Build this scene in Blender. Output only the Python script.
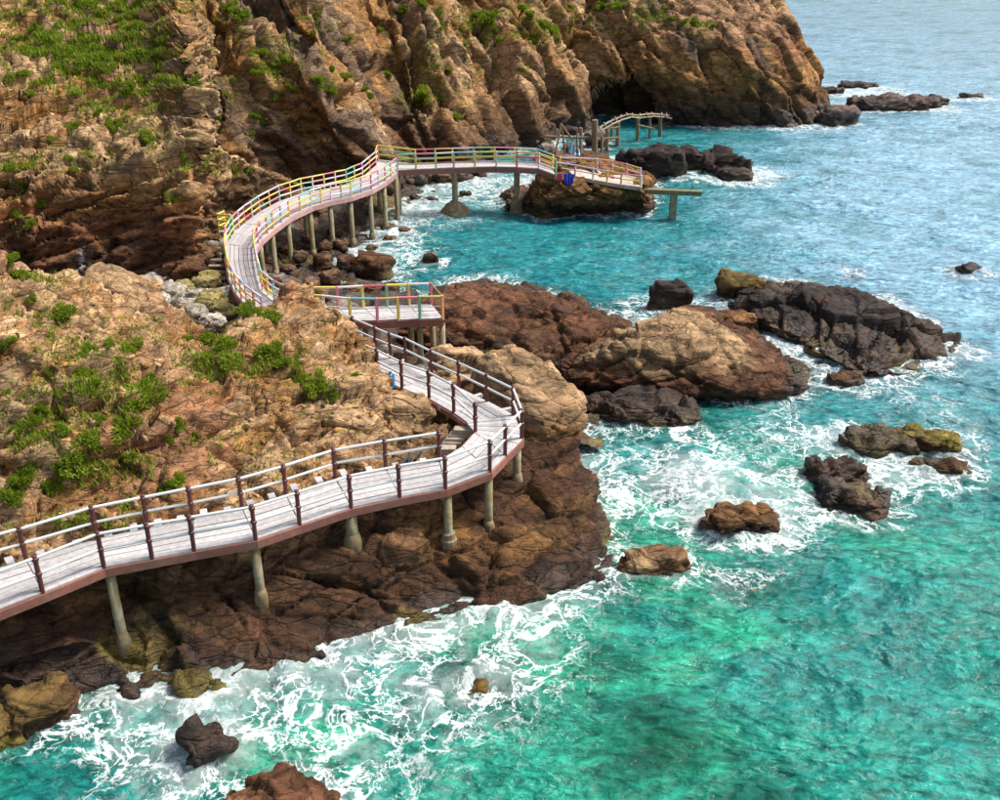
import bpy, math, random
import numpy as np
from mathutils import Vector, Matrix
from mathutils.bvhtree import BVHTree
from mathutils.kdtree import KDTree

for o in list(bpy.data.objects):
    bpy.data.objects.remove(o)
S = bpy.context.scene
C = S.collection
random.seed(7)
rng = np.random.default_rng(7)
R = math.radians

# ------------------------------------------------------------------ camera
F_PX, PITCH, CAM_H = 1000.0, R(25.5), 18.0
cd = bpy.data.cameras.new('camera'); cam = bpy.data.objects.new('camera', cd); C.objects.link(cam)
cam.location = (0, 0, CAM_H); cam.rotation_euler = (R(90) - PITCH, 0, 0)
cd.sensor_fit = 'HORIZONTAL'; cd.sensor_width = 36.0; cd.lens = 36.0 * F_PX / 1000.0
cd.clip_end = 5000; cd.clip_start = 0.1
S.camera = cam
# ------------------------------------------------------------------ sky
SUN_EL, SUN_AZ = R(54), R(72)          # azimuth clockwise from +Y
w = bpy.data.worlds.new('World'); S.world = w; w.use_nodes = True
nt = w.node_tree; nt.nodes.clear()
out = nt.nodes.new('ShaderNodeOutputWorld'); bg = nt.nodes.new('ShaderNodeBackground')
sky = nt.nodes.new('ShaderNodeTexSky'); sky.sky_type = 'NISHITA'; sky.sun_disc = False
sky.sun_elevation = SUN_EL; sky.sun_rotation = SUN_AZ
sky.air_density = 1.0; sky.dust_density = 3.0; sky.ozone_density = 1.0
hs = nt.nodes.new('ShaderNodeHueSaturation'); hs.inputs['Saturation'].default_value = 0.7
nt.links.new(sky.outputs[0], hs.inputs['Color']); nt.links.new(hs.outputs[0], bg.inputs[0])
bg.inputs[1].default_value = 0.13
nt.links.new(bg.outputs[0], out.inputs[0])
# ------------------------------------------------------------------ sun (thin cloud: soft)
sd = bpy.data.lights.new('sun', 'SUN'); sd.energy = 4.0; sd.angle = R(15); sd.color = (1.0, 0.93, 0.82)
so = bpy.data.objects.new('sun', sd); C.objects.link(so)
sdir = Vector((math.sin(SUN_AZ) * math.cos(SUN_EL), math.cos(SUN_AZ) * math.cos(SUN_EL), math.sin(SUN_EL)))
so.rotation_euler = sdir.to_track_quat('Z', 'Y').to_euler(); so.location = (0, 0, 60)
S.view_settings.view_transform = 'Standard'; S.view_settings.look = 'None'
S.view_settings.exposure = 0.42; S.view_settings.gamma = 1.0; S.view_settings.use_curve_mapping = False

# ------------------------------------------------------------------ helpers
CP, SP = math.cos(PITCH), math.sin(PITCH)
def ray(px, py):
    u = (px - 500) / F_PX; v = (400 - py) / F_PX
    return np.array([u, CP + v * SP, -SP + v * CP])
def P(px, py, a):
    """pixel + height a (|a|<20) or pixel + ground distance a (a>=20) -> world point"""
    d = ray(px, py)
    t = (a / d[1]) if a >= 20 else (a - CAM_H) / d[2]
    return np.array([0, 0, CAM_H]) + t * d
def V(px, py, a): return Vector(P(px, py, a))
CAMV = Vector((0, 0, CAM_H))

def tag(o, label=None, cat=None, group=None, kind=None):
    if label: o['label'] = label
    if cat: o['category'] = cat
    if group: o['group'] = group
    if kind: o['kind'] = kind
    return o
def empty(name, loc, label=None, cat=None, group=None):
    o = bpy.data.objects.new(name, None); C.objects.link(o); o.location = loc
    o.empty_display_size = 0.3
    return tag(o, label, cat, group)
def mesh_np(name, verts, faces, smooth=False):
    me = bpy.data.meshes.new(name)
    verts = np.ascontiguousarray(verts, dtype=np.float32); faces = np.asarray(faces, dtype=np.int32)
    n = faces.shape[1]
    me.vertices.add(len(verts)); me.vertices.foreach_set('co', verts.ravel())
    me.loops.add(faces.size); me.loops.foreach_set('vertex_index', np.ascontiguousarray(faces).ravel())
    me.polygons.add(len(faces)); me.polygons.foreach_set('loop_start', np.arange(0, faces.size, n, dtype=np.int32))
    try: me.polygons.foreach_set('loop_total', np.full(len(faces), n, dtype=np.int32))
    except Exception: pass
    me.update(calc_edges=True); me.validate()
    if smooth: me.polygons.foreach_set('use_smooth', np.ones(len(faces), dtype=bool))
    return me
def link(name, me, mat=None, parent=None, mw=None):
    o = bpy.data.objects.new(name, me); C.objects.link(o)
    if mat and not me.materials: me.materials.append(mat)
    if parent: 
        o.parent = parent
        o.matrix_parent_inverse = Matrix.Translation(-parent.location)
    if mw is not None: o.matrix_local = mw if not parent else mw
    return o
def setcol(me, col, name='Col'):
    a = me.color_attributes.new(name, 'FLOAT_COLOR', 'POINT')
    c = np.ones((len(me.vertices), 4), dtype=np.float32); c[:, :col.shape[1]] = col
    a.data.foreach_set('color', c.ravel())

# ------------------------------------------------------------------ numpy noise
def _h(ix, iy, iz, s):
    x = (ix.astype(np.int64) * 374761393 + iy.astype(np.int64) * 668265263 + iz.astype(np.int64) * 2147483647 + s * 974634541) & 0xFFFFFFFF
    x = ((x ^ (x >> 13)) * 1274126177) & 0xFFFFFFFF
    x = ((x ^ (x >> 16)) * 2246822519) & 0xFFFFFFFF
    return ((x ^ (x >> 15)) & 0xFFFFFF).astype(np.float32) / np.float32(0xFFFFFF)
def vnoise(p, s=0):
    f = np.floor(p); i = f.astype(np.int64); d = (p - f).astype(np.float32)
    d = d * d * d * (d * (d * 6 - 15) + 10)
    r = 0
    for a in (0, 1):
        wx = d[:, 0] if a else 1 - d[:, 0]
        for b in (0, 1):
            wy = d[:, 1] if b else 1 - d[:, 1]
            for c in (0, 1):
                wz = d[:, 2] if c else 1 - d[:, 2]
                r = r + wx * wy * wz * _h(i[:, 0] + a, i[:, 1] + b, i[:, 2] + c, s)
    return r * 2 - 1
def fbm(p, oct=4, s=0, lac=2.03, gain=0.5):
    r = 0; a = 1.0; q = p; t = 0
    for k in range(oct):
        r = r + a * vnoise(q, s + k * 17); t += a
        q = q * lac + 3.7; a *= gain
    return r / t
def ridged(p, oct=4, s=0):
    r = 0; a = 1.0; q = p; t = 0
    for k in range(oct):
        r = r + a * (1 - np.abs(vnoise(q, s + k * 13)) * 2); t += a
        q = q * 2.1 + 5.1; a *= 0.5
    return r / t
def facet(p, s=0, tilt=1.0):
    """voronoi blocks: every cell is a tilted plane of its own; returns offset, cell value and edge distance"""
    b = np.floor(p - 0.5).astype(np.int64)
    d1 = np.full(len(p), 1e9, np.float32); d2 = d1.copy(); val = np.zeros(len(p), np.float32); cv = val.copy()
    for a in (0, 1):
        for c in (0, 1):
            for e in (0, 1):
                ix, iy, iz = b[:, 0] + a, b[:, 1] + c, b[:, 2] + e
                r1, r2, r3 = _h(ix, iy, iz, s), _h(ix, iy, iz, s + 1), _h(ix, iy, iz, s + 2)
                dx = (p[:, 0] - (ix + 0.5 + (r1 - .5) * .8)).astype(np.float32)
                dy = (p[:, 1] - (iy + 0.5 + (r2 - .5) * .8)).astype(np.float32)
                dz = (p[:, 2] - (iz + 0.5 + (r3 - .5) * .8)).astype(np.float32)
                dd = dx * dx + dy * dy + dz * dz
                r4 = _h(ix, iy, iz, s + 3)
                v = (r4 * 2 - 1) + tilt * ((r2 * 2 - 1) * dx + (r3 * 2 - 1) * dy + (r1 * 2 - 1) * dz)
                m = dd < d1
                d2 = np.where(m, d1, np.minimum(d2, dd))
                val = np.where(m, v, val); cv = np.where(m, r4, cv); d1 = np.where(m, dd, d1)
    return val, cv, np.sqrt(d2) - np.sqrt(d1)
def sstep(a, b, x):
    t = np.clip((x - a) / (b - a), 0, 1); return t * t * (3 - 2 * t)
def lerp(a, b, t): return a + (b - a) * t[:, None]
def rotm(ax, ay, az):
    return np.array(Matrix.Rotation(az, 3, 'Z') @ Matrix.Rotation(ay, 3, 'Y') @ Matrix.Rotation(ax, 3, 'X'))

# ------------------------------------------------------------------ materials
def newmat(name):
    m = bpy.data.materials.new(name); m.use_nodes = True
    n = m.node_tree.nodes; b = n['Principled BSDF']
    return m, n, m.node_tree.links, b
def N(n, t, **kw):
    x = n.new(t)
    for k, v in kw.items():
        if k in x.inputs.keys(): x.inputs[k].default_value = v
        else: setattr(x, k, v)
    return x
def simple(name, col, rough=0.6, var=0.12, scale=9.0, bump=0.15, dirt=None, dscale=2.0, dth=(0.5, 0.7)):
    m, n, l, b = newmat(name)
    tc = N(n, 'ShaderNodeTexCoord'); no = N(n, 'ShaderNodeTexNoise', Scale=scale, Detail=6.0, Roughness=0.65)
    l.new(tc.outputs['Object'], no.inputs['Vector'])
    oi = N(n, 'ShaderNodeObjectInfo')
    mr = N(n, 'ShaderNodeMapRange'); l.new(no.outputs['Fac'], mr.inputs['Value'])
    mr.inputs['From Min'].default_value = .3; mr.inputs['From Max'].default_value = .7
    mr.inputs['To Min'].default_value = 1 - var * 1.5; mr.inputs['To Max'].default_value = 1 + var
    mr2 = N(n, 'ShaderNodeMapRange'); l.new(oi.outputs['Random'], mr2.inputs['Value'])
    mr2.inputs['To Min'].default_value = 1 - var; mr2.inputs['To Max'].default_value = 1 + var * .6
    mu = N(n, 'ShaderNodeMath', operation='MULTIPLY'); l.new(mr.outputs[0], mu.inputs[0]); l.new(mr2.outputs[0], mu.inputs[1])
    vm = N(n, 'ShaderNodeVectorMath', operation='SCALE'); vm.inputs[0].default_value = col; l.new(mu.outputs[0], vm.inputs['Scale'])
    last = vm.outputs[0]
    if dirt:
        n2 = N(n, 'ShaderNodeTexNoise', Scale=dscale, Detail=5.0, Roughness=0.7)
        ge = N(n, 'ShaderNodeNewGeometry'); l.new(ge.outputs['Position'], n2.inputs['Vector'])
        m3 = N(n, 'ShaderNodeMapRange'); l.new(n2.outputs['Fac'], m3.inputs['Value'])
        m3.inputs['From Min'].default_value = dth[0]; m3.inputs['From Max'].default_value = dth[1]
        mx = N(n, 'ShaderNodeMix', data_type='RGBA'); l.new(m3.outputs[0], mx.inputs[0]); l.new(last, mx.inputs[6])
        mx.inputs[7].default_value = (*dirt, 1); last = mx.outputs[2]
    l.new(last, b.inputs['Base Color']); b.inputs['Roughness'].default_value = rough
    if bump:
        bu = N(n, 'ShaderNodeBump', Strength=bump, Distance=0.03); l.new(no.outputs['Fac'], bu.inputs['Height']); l.new(bu.outputs[0], b.inputs['Normal'])
    return m
def rockmat(name, rot, stretch=(1, 1, 3), crack=0.5, bump=0.9, fs=1.0):
    m, n, l, b = newmat(name)
    ge = N(n, 'ShaderNodeNewGeometry')
    mp = N(n, 'ShaderNodeMapping', vector_type='POINT'); mp.inputs['Rotation'].default_value = rot; mp.inputs['Scale'].default_value = stretch
    l.new(ge.outputs['Position'], mp.inputs['Vector'])
    n0 = N(n, 'ShaderNodeTexNoise', Scale=1.1 * fs, Detail=4.0); l.new(mp.outputs[0], n0.inputs['Vector'])
    ad = N(n, 'ShaderNodeVectorMath', operation='MULTIPLY_ADD'); l.new(n0.outputs['Color'], ad.inputs[0]); ad.inputs[1].default_value = (.45 / fs,) * 3; l.new(mp.outputs[0], ad.inputs[2])
    n1 = N(n, 'ShaderNodeTexNoise', Scale=1.6 * fs, Detail=10.0, Roughness=0.68); l.new(ad.outputs[0], n1.inputs['Vector'])
    n2 = N(n, 'ShaderNodeTexNoise', Scale=9.0 * fs, Detail=6.0, Roughness=0.7); l.new(ge.outputs['Position'], n2.inputs['Vector'])
    def cells(sc_):
        v = N(n, 'ShaderNodeTexVoronoi', feature='F1', Scale=sc_); l.new(ad.outputs[0], v.inputs['Vector'])
        e = N(n, 'ShaderNodeTexVoronoi', feature='DISTANCE_TO_EDGE', Scale=sc_); l.new(ad.outputs[0], e.inputs['Vector'])
        g = N(n, 'ShaderNodeSeparateColor'); l.new(v.outputs['Color'], g.inputs[0])
        r = N(n, 'ShaderNodeMapRange'); l.new(e.outputs['Distance'], r.inputs['Value']); r.inputs['From Max'].default_value = 0.07
        return g.outputs[0], r.outputs[0]
    c1, e1 = cells(1.15 * fs); c2, e2 = cells(3.3 * fs)
    def mr(src, a0, a1, b0, b1):
        x = N(n, 'ShaderNodeMapRange'); l.new(src, x.inputs['Value'])
        for k_, v_ in zip(('From Min', 'From Max', 'To Min', 'To Max'), (a0, a1, b0, b1)): x.inputs[k_].default_value = v_
        return x.outputs[0]
    def mul(a_, b_):
        x = N(n, 'ShaderNodeMath', operation='MULTIPLY'); l.new(a_, x.inputs[0]); l.new(b_, x.inputs[1]); return x.outputs[0]
    def mad(a_, k_, b_):
        x = N(n, 'ShaderNodeMath', operation='MULTIPLY_ADD'); l.new(a_, x.inputs[0]); x.inputs[1].default_value = k_; l.new(b_, x.inputs[2]); return x.outputs[0]
    at = N(n, 'ShaderNodeVertexColor', layer_name='Col')
    f = mul(mr(n1.outputs['Fac'], .3, .7, .45, 1.55), mr(n2.outputs['Fac'], .3, .7, .72, 1.28))
    f = mul(f, mr(c1, 0, 1, .78, 1.25)); f = mul(f, mr(c2, 0, 1, .75, 1.28))
    f = mul(f, mr(e1, 0, 1, 1 - .55 * crack, 1)); f = mul(f, mr(e2, 0, 1, 1 - .4 * crack, 1))
    sc = N(n, 'ShaderNodeVectorMath', operation='SCALE'); l.new(at.outputs['Color'], sc.inputs[0]); l.new(f, sc.inputs['Scale'])
    l.new(sc.outputs[0], b.inputs['Base Color'])
    l.new(mr(at.outputs['Alpha'], 0, 1, .9, .38), b.inputs['Roughness']); b.inputs['Specular IOR Level'].default_value = .3
    h = mad(n2.outputs['Fac'], .22, n1.outputs['Fac'])
    h = mad(c1, .55, h); h = mad(c2, .28, h); h = mad(e1, .35 * crack, h); h = mad(e2, .2 * crack, h)
    bu = N(n, 'ShaderNodeBump', Strength=bump, Distance=0.2 / fs); l.new(h, bu.inputs['Height']); l.new(bu.outputs[0], b.inputs['Normal'])
    return m
M_SLOPE = rockmat('rock_slope', (0.2, 0.5, 0.4), (.6, .9, 2.0), .85, .65, 1.1)
M_CLIFF = rockmat('rock_cliff', (0.1, -0.75, 0.2), (.6, .9, 1.7), .8, .65, .7)
M_REEF = rockmat('rock_reef', (0.3, 0.25, 0.5), (.6, .8, 1.7), .9, .6, .8)
M_BOULD = rockmat('rock_boulder', (0.2, 0.5, 0.6), (.55, .9, 1.6), .7, .7, .75)

# ------------------------------------------------------------------ terrain surfaces
TAN = np.array([.40, .255, .135]); OCH = np.array([.31, .155, .05]); BRN = np.array([.12, .058, .026])
RED = np.array([.19, .08, .038]); DRK = np.array([.046, .031, .025]); GRY = np.array([.30, .27, .23]); ALG = np.array([.17, .13, .025]); PURP = np.array([.105, .078, .07])
terr = []      # (verts, tris) for ray casting
def catmull(ctrl, ts, ax):
    """ctrl (n,m,3) resampled along axis ax at fractional indices ts"""
    c = np.moveaxis(ctrl, ax, 0); n = len(c)
    i = np.clip(np.floor(ts).astype(int), 0, n - 2); f = (ts - i)[:, None, None]
    g = lambda k: c[np.clip(k, 0, n - 1)]
    p0, p1, p2, p3 = g(i - 1), g(i), g(i + 1), g(i + 2)
    p0 = np.where((i == 0)[:, None, None], 2 * p1 - p2, p0); p3 = np.where((i == n - 2)[:, None, None], 2 * p2 - p1, p3)
    r = .5 * (2 * p1 + (p2 - p0) * f + (2 * p0 - 5 * p1 + 4 * p2 - p3) * f ** 2 + (3 * p1 - p0 - 3 * p2 + p3) * f ** 3)
    return np.moveaxis(r, 0, ax)
def params(ctrl, ax, n):
    d = np.linalg.norm(np.diff(ctrl, axis=ax), axis=2).mean(axis=1 - ax)
    d = np.maximum(d, d.sum() * 0.01)
    cum = np.concatenate([[0], np.cumsum(d)]); 
    return np.interp(np.linspace(0, cum[-1], n), cum, np.arange(len(cum)))
def gridfaces(nu, nv):
    a = np.arange(nu * nv).reshape(nu, nv)
    return np.stack([a[:-1, :-1], a[1:, :-1], a[1:, 1:], a[:-1, 1:]], -1).reshape(-1, 4)
def gnormal(g):
    du = np.gradient(g, axis=0); dv = np.gradient(g, axis=1)
    n = np.cross(du, dv); n /= np.linalg.norm(n, axis=2, keepdims=True) + 1e-9
    return n
def loft(cols, step):
    """columns of control points -> fine grid with roughly even spacing"""
    c = np.array([[p if isinstance(p, np.ndarray) else P(*p) for p in col] for col in cols], float)
    lu = np.linalg.norm(np.diff(c, axis=0), axis=2).sum(0).max(); lv = np.linalg.norm(np.diff(c, axis=1), axis=2).sum(1).max()
    nu, nv = max(12, int(lu / step)), max(12, int(lv / step))
    g = catmull(c, params(c, 0, nu), 0); g = catmull(g, params(c, 1, nv), 1)
    return g
def rockdisp(p, rot, st, sizes, amps, seed, fb=0.5, fbs=.35):
    q = (p @ rotm(*rot).T)
    wq = q + 0.28 * np.stack([fbm(p * .6, 3, seed + 5), fbm(p * .6 + 31, 3, seed + 6), fbm(p * .6 + 77, 3, seed + 7)], 1)
    d = fb * fbm(p * fbs, 4, seed)
    cell = 0
    for k, (s, a) in enumerate(zip(sizes, amps)):
        v, cv, e = facet(wq / (np.array(st) * s), seed + 11 * k, 1.1)
        d = d + a * v - a * .4 * (1 - sstep(0, .07, e))
        if k == 1 or len(sizes) == 1: cell = cv
    return d, cell, q
def make_terrain(name, g, disp, colfn, mat, label, cat='rock', kind='structure', group=None, edge=True, parent=None):
    nu, nv, _ = g.shape
    n = gnormal(g); p = g.reshape(-1, 3); nn = n.reshape(-1, 3)
    d, cell, q = disp(p)
    p2 = p + nn * d[:, None]
    n2 = gnormal(p2.reshape(nu, nv, 3)).reshape(-1, 3)
    col = colfn(p2, nn, cell, q)
    me = mesh_np(name, p2, gridfaces(nu, nv)); setcol(me, col)
    o = link(name, me, mat, parent)
    if label: tag(o, label, cat, group, kind)
    f = gridfaces(nu, nv)
    terr.append((p2, f))
    return o, p2
def shorewet(col, p, lo=0.35, hi=1.0, seed=3, alg=.6):
    z = p[:, 2] - .55 * fbm(p * .55, 3, seed)
    wt = 1 - sstep(lo, hi, z)
    n = fbm(p * .9, 3, seed + 9)
    dark = lerp(np.tile(DRK * .75, (len(p), 1)), np.tile(BRN * .5, (len(p), 1)), sstep(-.2, .5, n))
    col = lerp(col, dark, wt * .92)
    al = (1 - sstep(.25, .65, z)) * sstep(-.05, .35, fbm(p * .5, 3, seed + 21)) * alg
    col = lerp(col, np.tile(ALG, (len(p), 1)), al)
    return np.concatenate([col, (wt * .8)[:, None]], 1)

def slabs(p, nrm, T, seed, warp=.5):
    """irregular saw-tooth ledges: abrupt step, then a ramp"""
    s = p @ (np.array(nrm) / np.linalg.norm(nrm)) / T + warp * fbm(p / (T * 4), 3, seed)
    i = np.floor(s); f = (s - i).astype(np.float32)
    h = _h(i.astype(np.int64), i.astype(np.int64) * 0, i.astype(np.int64) * 0, seed)
    return (.4 + .9 * h) * (1 - f - .5) * sstep(0, .06, f)
# --- near promontory ------------------------------------------------
def B(pt, dy, z):            # behind a point
    a = P(*pt); return np.array([a[0], a[1] + dy, z])
prom = [
 [(-140,760,0),(-135,720,.5),(-130,690,1.0),(-125,650,1.8),(-120,600,2.7),(-115,510,4.2),(-110,400,6.3),(-110,265,9.0),B((-110,265,9.0),3,7.6),B((-110,265,9.0),14,3)],
 [(10,716,0),(8,690,.35),(5,662,.8),(2,625,1.7),(0,575,2.7),(0,480,4.3),(0,380,6.3),(0,262,8.6),B((0,262,8.6),2.5,7.0),B((0,262,8.6),13,2.8)],
 [(105,694,0),(108,668,.3),(108,640,.7),(104,600,1.6),(98,555,2.65),(85,470,4.1),(75,378,5.9),(78,285,7.4),B((78,285,7.4),2.5,5.7),B((78,285,7.4),11,2.5)],
 [(200,697,0),(200,668,.35),(200,632,.9),(195,580,1.8),(190,538,2.6),(180,470,3.7),(165,400,5.0),(165,340,5.5),B((165,340,5.5),2.2,4.0),B((165,340,5.5),7,1.8)],
 [(255,682,0),(255,650,.4),(255,602,1.15),(250,562,2.0),(245,522,2.6),(238,455,3.5),(225,390,4.6),(218,350,4.8),B((218,350,4.8),2,3.4),B((218,350,4.8),6,1.7)],
 [(305,662,0),(305,632,.4),(303,592,1.2),(300,550,2.0),(292,510,2.55),(290,445,3.3),(282,375,4.5),(275,300,4.9),B((275,300,4.9),1.5,3.6),B((275,300,4.9),4,1.6)],
 [(365,643,0),(368,612,.5),(370,580,1.2),(368,535,1.9),(360,490,2.4),(355,430,3.1),(348,380,4.0),(322,305,4.6),B((322,305,4.6),.8,3.4),B((322,305,4.6),2.5,1.6)],
 [(400,634,0),(405,602,.5),(408,568,1.2),(404,525,1.9),(395,480,2.3),(388,435,2.8),(380,400,3.3),(365,352,4.0),B((365,352,4.0),.7,2.7),B((365,352,4.0),2.6,1.5)],
 [(440,625,0),(442,594,.5),(444,560,1.1),(440,525,1.65),(428,480,2.2),(415,440,2.6),(405,412,3.0),(392,388,2.95),B((392,388,2.95),.8,2.3),B((392,388,2.95),3.0,1.2)],
 [(505,610,0),(506,582,.45),(505,552,1.0),(494,515,1.45),(480,480,1.9),(468,448,2.3),(458,425,2.4),(448,408,2.35),B((448,408,2.35),1.2,2.1),B((448,408,2.35),4.0,1.0)],
 [(562,598,0),(560,572,.4),(552,540,.8),(540,505,1.15),(530,480,1.5),(522,458,1.8),(516,438,2.0),(510,420,2.1),(505,402,2.0),(500,375,1.0)],
 [(606,578,0),(598,552,.35),(590,525,.6),(582,498,.9),(576,478,1.1),(571,458,1.2),(566,442,1.3),(562,427,1.3),(556,408,1.2),(545,385,.6)],
 [(616,562,-.5),(609,538,-.5),(599,512,-.5),(590,490,-.5),(583,470,-.5),(578,452,-.5),(574,438,-.5),(570,424,-.5),(564,406,-.5),(556,392,-.5)],
]
prom = [[P(*c[0]) + np.array([.1, -.9, -1.8])] + c for c in prom]
gP = loft(prom, .085)
def dispP(p):
    z = p[:, 2]
    d, c, q = rockdisp(p, (0.25, 0.45, 0.35), (1.6, 1.3, .6), (1.6, .6, .24), (.26, .09, .035), 40, .5, .3)
    face = 1 - sstep(1.8, 2.6, z)
    ws = (p + .4 * np.stack([fbm(p * .5, 3, 47), fbm(p * .5 + 9, 3, 48), fbm(p * .5 + 18, 3, 49)], 1)) @ rotm(.25, .45, .35).T
    sv_, sc_, se_ = facet(ws / np.array([3.4, 2.2, 1.1]), 46, 1.0)
    d = d * .8 + (1 - face) * (.28 * sv_ - .2 * (1 - sstep(0, .12, se_)))
    qf = (p + .3 * np.stack([fbm(p * .7, 3, 57), fbm(p * .7 + 9, 3, 58), fbm(p * .7 + 18, 3, 59)], 1)) @ rotm(.2, .35, .3).T
    gv_, gc_, ge_ = facet(qf / (np.array([2.2, 1.0, .55]) * 1.9), 53, 1.0)
    d = d * (1 - .68 * face) + face * (.2 * gv_ - .13 * (1 - sstep(0, .12, ge_)) + .42 * slabs(p, (.33, -.5, .85), .95, 86, .3) + .1 * slabs(p, (.3, -.5, .85), .37, 88, .3))
    d += .05 * ridged(p * 2.2, 3, 90) +   .34 * slabs(p, (-.45, -.35, -.8), 1.5, 81) + .08 * slabs(p, (-.4, -.3, -.85), .5, 84)
    d += .02 * fbm(p * 6, 3, 95)
    return d * (0.55 + .45 * sstep(-1, .5, z)), c, q
def colP(p, n, cell, q):
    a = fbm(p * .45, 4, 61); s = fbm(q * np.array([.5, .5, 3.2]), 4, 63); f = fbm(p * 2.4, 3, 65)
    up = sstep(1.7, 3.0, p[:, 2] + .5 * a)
    col = lerp(np.tile(RED * .31, (len(p), 1)), np.tile(BRN * .52, (len(p), 1)), sstep(-.3, .3, a + .4 * s))  # lower face: brown rock, with its shaded side partly put into these tones
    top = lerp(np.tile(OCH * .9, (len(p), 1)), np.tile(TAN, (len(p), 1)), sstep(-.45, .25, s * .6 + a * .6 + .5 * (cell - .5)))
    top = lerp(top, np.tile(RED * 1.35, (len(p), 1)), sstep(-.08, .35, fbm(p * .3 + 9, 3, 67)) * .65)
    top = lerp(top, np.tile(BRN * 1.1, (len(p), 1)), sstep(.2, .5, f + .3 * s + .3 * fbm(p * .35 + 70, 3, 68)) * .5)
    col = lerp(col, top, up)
    # tan weathered lobes around the bend
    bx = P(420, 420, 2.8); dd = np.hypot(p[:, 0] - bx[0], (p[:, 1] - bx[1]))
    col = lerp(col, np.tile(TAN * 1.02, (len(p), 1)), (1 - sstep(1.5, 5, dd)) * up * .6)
    q_ = p.copy(); q_[:, 2] -= .7 * (1 - sstep(-12, -4, p[:, 0]))  # left: wet tone reaches higher, painting shade below the boardwalk into the rock
    mid = sstep(.05, .4, fbm(p * .4 + 50, 3, 73)) * sstep(.7, 1.2, p[:, 2]) * (1 - up)
    col = lerp(col, np.tile(OCH * .55, (len(p), 1)), mid * .7)
    return shorewet(col, q_, .0, .75, 71, .7)
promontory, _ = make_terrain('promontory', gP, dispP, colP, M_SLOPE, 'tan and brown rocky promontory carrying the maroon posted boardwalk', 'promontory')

# --- left cliff -----------------------------------------------------
def colC(px, ys):  return [(px + dx, py, Y) for (dx, py, Y) in ys]
left = [
 colC(-170, [(0,330,38),(0,290,39.5),(0,235,41),(0,185,42.5),(0,140,44.5),(0,100,47),(0,50,51),(0,0,56),(0,-60,64),(0,-110,90)]),
 colC(-40, [(0,330,40),(0,290,41.5),(0,235,43),(0,185,44.5),(0,140,46),(0,100,48.5),(0,50,52.5),(0,0,57.5),(0,-60,66),(0,-110,90)]),
 colC(40, [(0,320,42),(0,288,43.5),(0,238,44.6),(0,188,45.6),(0,150,46.8),(0,105,49.5),(0,50,54),(0,0,59),(0,-60,68),(0,-110,90)]),
 colC(110, [(0,320,43),(0,290,44.3),(0,240,45.2),(0,192,46.0),(0,150,47.5),(0,108,50.5),(0,55,55),(0,0,60),(0,-60,69),(0,-110,90)]),
 colC(165, [(0,320,43.5),(5,285,44.6),(5,235,45.4),(0,190,46.2),(-5,152,48),(-8,112,51),(-12,60,54.5),(-20,0,60),(-25,-60,69),(-30,-110,90)]),
 colC(193, [(-6,315,44),(-3,280,45),(-2,232,45.8),(-2,190,46.4),(-5,155,48),(0,115,50),(-5,70,52),(-15,15,57),(-30,-50,68),(-40,-110,90)]),
 colC(204, [(-8,310,45.5),(-6,275,46.4),(-6,228,47.2),(-8,188,47.6),(-4,155,48.5),(0,115,50),(-5,70,52),(-20,22,56.5),(-40,-50,68),(-50,-110,90)]),
 colC(212, [(-10,305,51),(-10,270,52),(-10,225,53),(-10,188,53),(-8,155,54),(-4,115,55),(-8,72,57),(-22,24,61),(-40,-40,71),(-50,-110,92)]),
 colC(208, [(0,305,60),(0,270,60),(-10,225,60),(-18,188,61),(-15,150,62),(-15,115,63),(-20,75,65),(-40,28,68),(-60,-40,78),(-70,-110,95)]),
]
gL = loft(left, .13)
def dispL(p):
    d, c, q = rockdisp(p, (0.1, 0.35, 0.2), (1.8, 1.5, .55), (2.2, .9, .34), (.48, .28, .14), 140, .7, .22)
    d += .06 * ridged(p * 1.6, 3, 190) + .5 * slabs(p, (.25, -.2, -.9), 1.9, 181) + .2 * slabs(p, (.2, -.2, -.9), .7, 184)
    return d, c, q
def colL(p, n, cell, q):
    a = fbm(p * .25, 4, 161); s = fbm(q * np.array([.3, .3, 2.2]), 4, 163); f = fbm(p * 1.6, 3, 165)
    col = lerp(np.tile(RED, (len(p), 1)), np.tile(OCH, (len(p), 1)), sstep(-.3, .35, a + .5 * s))
    top = lerp(np.tile(OCH, (len(p), 1)), np.tile(TAN, (len(p), 1)), sstep(-.4, .3, s * .7 + a * .5 + .5 * (cell - .5)))
    h = p[:, 2] + 1.2 * a
    col = lerp(col, top, sstep(6.2, 8.0, h))
    col = lerp(col, np.tile(BRN * .7, (len(p), 1)), (1 - sstep(3.2, 5.6, h + .5 * f)) * .75)
    col = lerp(col, np.tile(BRN, (len(p), 1)), sstep(.25, .5, f) * .5)
    # pale wall near the right corner
    tw = P(200, 80, 51); dd = np.abs(p[:, 0] - tw[0]) / 1.1
    col = lerp(col, np.tile(TAN * .95, (len(p), 1)), (1 - sstep(.5, 1.3, dd)) * sstep(7.5, 8.8, p[:, 2]) * .75)
    # mineral streak
    st = P(86, 275, 45); sx = np.abs(p[:, 0] - st[0] + .15 * f); sz = p[:, 2]
    col = lerp(col, np.tile(np.array([.55, .52, .5]), (len(p), 1)), (1 - sstep(.1, .32, sx)) * (1 - sstep(3.6, 4.6, sz)) * sstep(-.1, .25, fbm(p * np.array([6, 6, 1.2]), 3, 177)))
    return np.concatenate([col, np.zeros((len(p), 1))], 1)
left_cliff, _ = make_terrain('cliff', gL, dispL, colL, M_CLIFF, 'reddish layered left cliff with green grass on its upper slope', 'cliff')

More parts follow.
